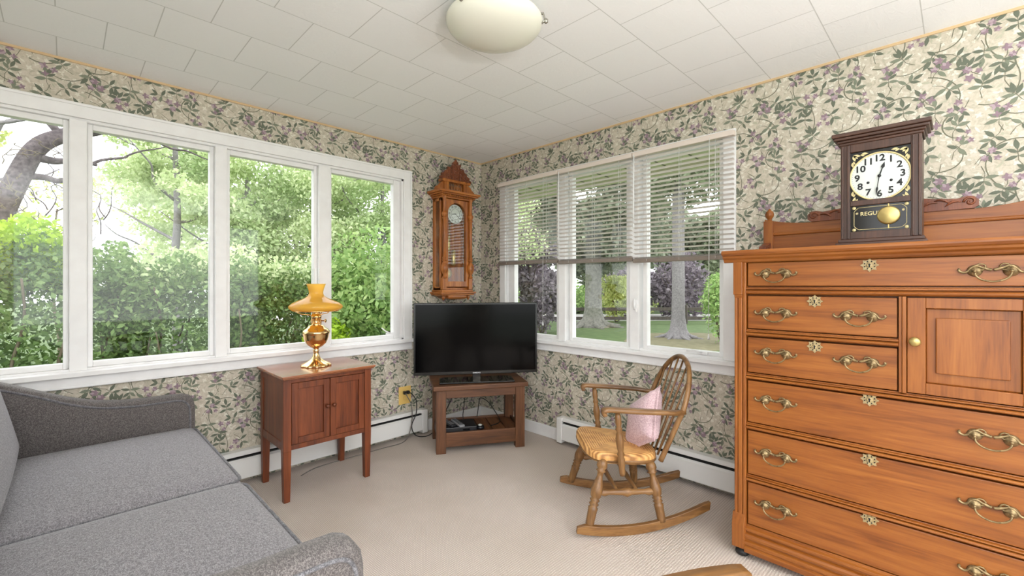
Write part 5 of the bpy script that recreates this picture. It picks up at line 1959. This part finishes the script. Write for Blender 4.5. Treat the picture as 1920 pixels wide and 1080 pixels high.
# trees on the lawn side
RG = 'trees on the lawn side'
x, y = fr(22.0, 4.0)
tree('oak_tree', 'thick dark trunk tree on the lawn in the middle pane', 'tree', x, y, 11, .40, blobs_around((x + .3, y + .2, 5.0), (3.8, 3.8, 3.2), 36, 31, (.9, 1.5)), LEAF['grey'], 22000, .30, M['barkoak'], 621, RG, trunk_h=6, flare=True, shell=.3)
x, y = fr(17.2, 6.4)
tree('grey_tree', 'pale grey trunk with flared roots on the lawn in the right pane', 'tree', x, y, 13, .235, blobs_around((x, y, 6.9), (2.9, 2.9, 2.6), 28, 33, (.7, 1.2)), LEAF['haze'], 13000, .24, M['barkgrey'], 622, RG, trunk_h=10, flare=True, shell=.3)
far = [(36, -3, 9, 3.2, 'haze', 'green tree across the road behind the blind nearest the corner'), (37, 2.5, 10, 3.2, 'grey', 'grey green tree across the road left of the thick trunk'),
       (36, 7.6, 9.5, 3.0, 'haze', 'pale tree across the road right of the thick trunk'), (38, 12.5, 10, 3.4, 'grey', 'grey green tree across the road behind the grey trunk'),
       (36, 17.5, 9, 3.4, 'haze', 'green tree across the road at the right jamb'), (38, 23, 10, 3.6, 'haze', 'pale tree across the road hidden past the right jamb')]
for i, (d, l, h_, r, lf, lab) in enumerate(far):
    x, y = fr(d, l)
    tree('tree', lab, 'tree', x, y, h_, .25, blobs_around((x, y, GZ + h_ * .50), (r, r, h_ * .42), 30, 700 + i, (.9, 1.6)), LEAF[lf], 15000, .42, M['barkoak'], 710 + i, RG, shell=.3)
x, y = fr(14.5, .6)
tree('plum_tree', 'small plum leaved tree with low boughs behind the left blind', 'tree', x, y, 4.2, .12, blobs_around((x, y, 1.9), (1.1, 1.1, 1.0), 16, 41, (.3, .55)), LEAF['plum'], 4200, .16, M['bark'], 623, RG, branches=10)

# ------------------------------------------------------------------ light
w = bpy.data.worlds.new('overcast_sky')
scene.world = w
w.use_nodes = True
nt = w.node_tree
bg = nt.nodes['Background']
tc = nt.nodes.new('ShaderNodeTexCoord')
nz = nt.nodes.new('ShaderNodeTexNoise')
nz.inputs['Scale'].default_value = 2.0
rp = nt.nodes.new('ShaderNodeValToRGB')
rp.color_ramp.elements[0].color = (0.90, 0.95, 1.0, 1)
rp.color_ramp.elements[1].color = (1.0, 1.0, 1.0, 1)
nt.links.new(tc.outputs['Generated'], nz.inputs['Vector'])
nt.links.new(nz.outputs['Fac'], rp.inputs['Fac'])
nt.links.new(rp.outputs['Color'], bg.inputs['Color'])
bg.inputs['Strength'].default_value = 2.2

def area(name, loc, direction, sx, sy, power, color=(1, 1, 1), portal=False):
    l = bpy.data.lights.new(name, 'AREA')
    l.shape = 'RECTANGLE'
    l.size, l.size_y = sx, sy
    l.energy = power
    l.color = color
    o = bpy.data.objects.new(name, l)
    COL.objects.link(o)
    o.location = loc
    o.rotation_euler = Vector(direction).to_track_quat('-Z', 'Z').to_euler()
    if portal:
        l.cycles.is_portal = True
    return o
area('back_opening_fill', ((BO[0] + BO[1]) / 2, YB - .2, (BO[2] + BO[3]) / 2), (0, 1, .0), BO[1] - BO[0], BO[3] - BO[2], 16, (.97, .985, 1))  # added fill light, shining in through the unseen back opening
area('side_opening_fill', (XW - .2, (SO[0] + SO[1]) / 2, (SO[2] + SO[3]) / 2), (1, 0, .0), SO[1] - SO[0], SO[3] - SO[2], 22, (.97, .985, 1))  # second added fill panel, outside the unseen side opening
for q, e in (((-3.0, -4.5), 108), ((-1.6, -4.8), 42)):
    area('ceiling_bounce_fill', (q[0], q[1], 1.2), (-.10, -.12, 1), .6, .6, e, (.955, .98, 1))  # added upward fill behind the camera, bounced off the ceiling; no lamp stands there

# ------------------------------------------------------------------ camera
cam = bpy.data.cameras.new('camera')
co = bpy.data.objects.new('camera', cam)
COL.objects.link(co)
co.location = (-2.804, -3.221, 1.246)
co.rotation_euler = (R(90), 0, R(-45))
cam.sensor_width = 36
cam.lens = 838 / 1920 * 36
cam.shift_y = -(540 - 534) / 1920
cam.clip_start = .05
cam.clip_end = 300
scene.camera = co
scene.cycles.max_bounces = 8
scene.cycles.diffuse_bounces = 5
scene.cycles.transparent_max_bounces = 16
scene.cycles.use_denoising = True
scene.view_settings.view_transform = 'Standard'
scene.view_settings.look = 'None'
scene.view_settings.gamma = 1
scene.view_settings.exposure = 0.66
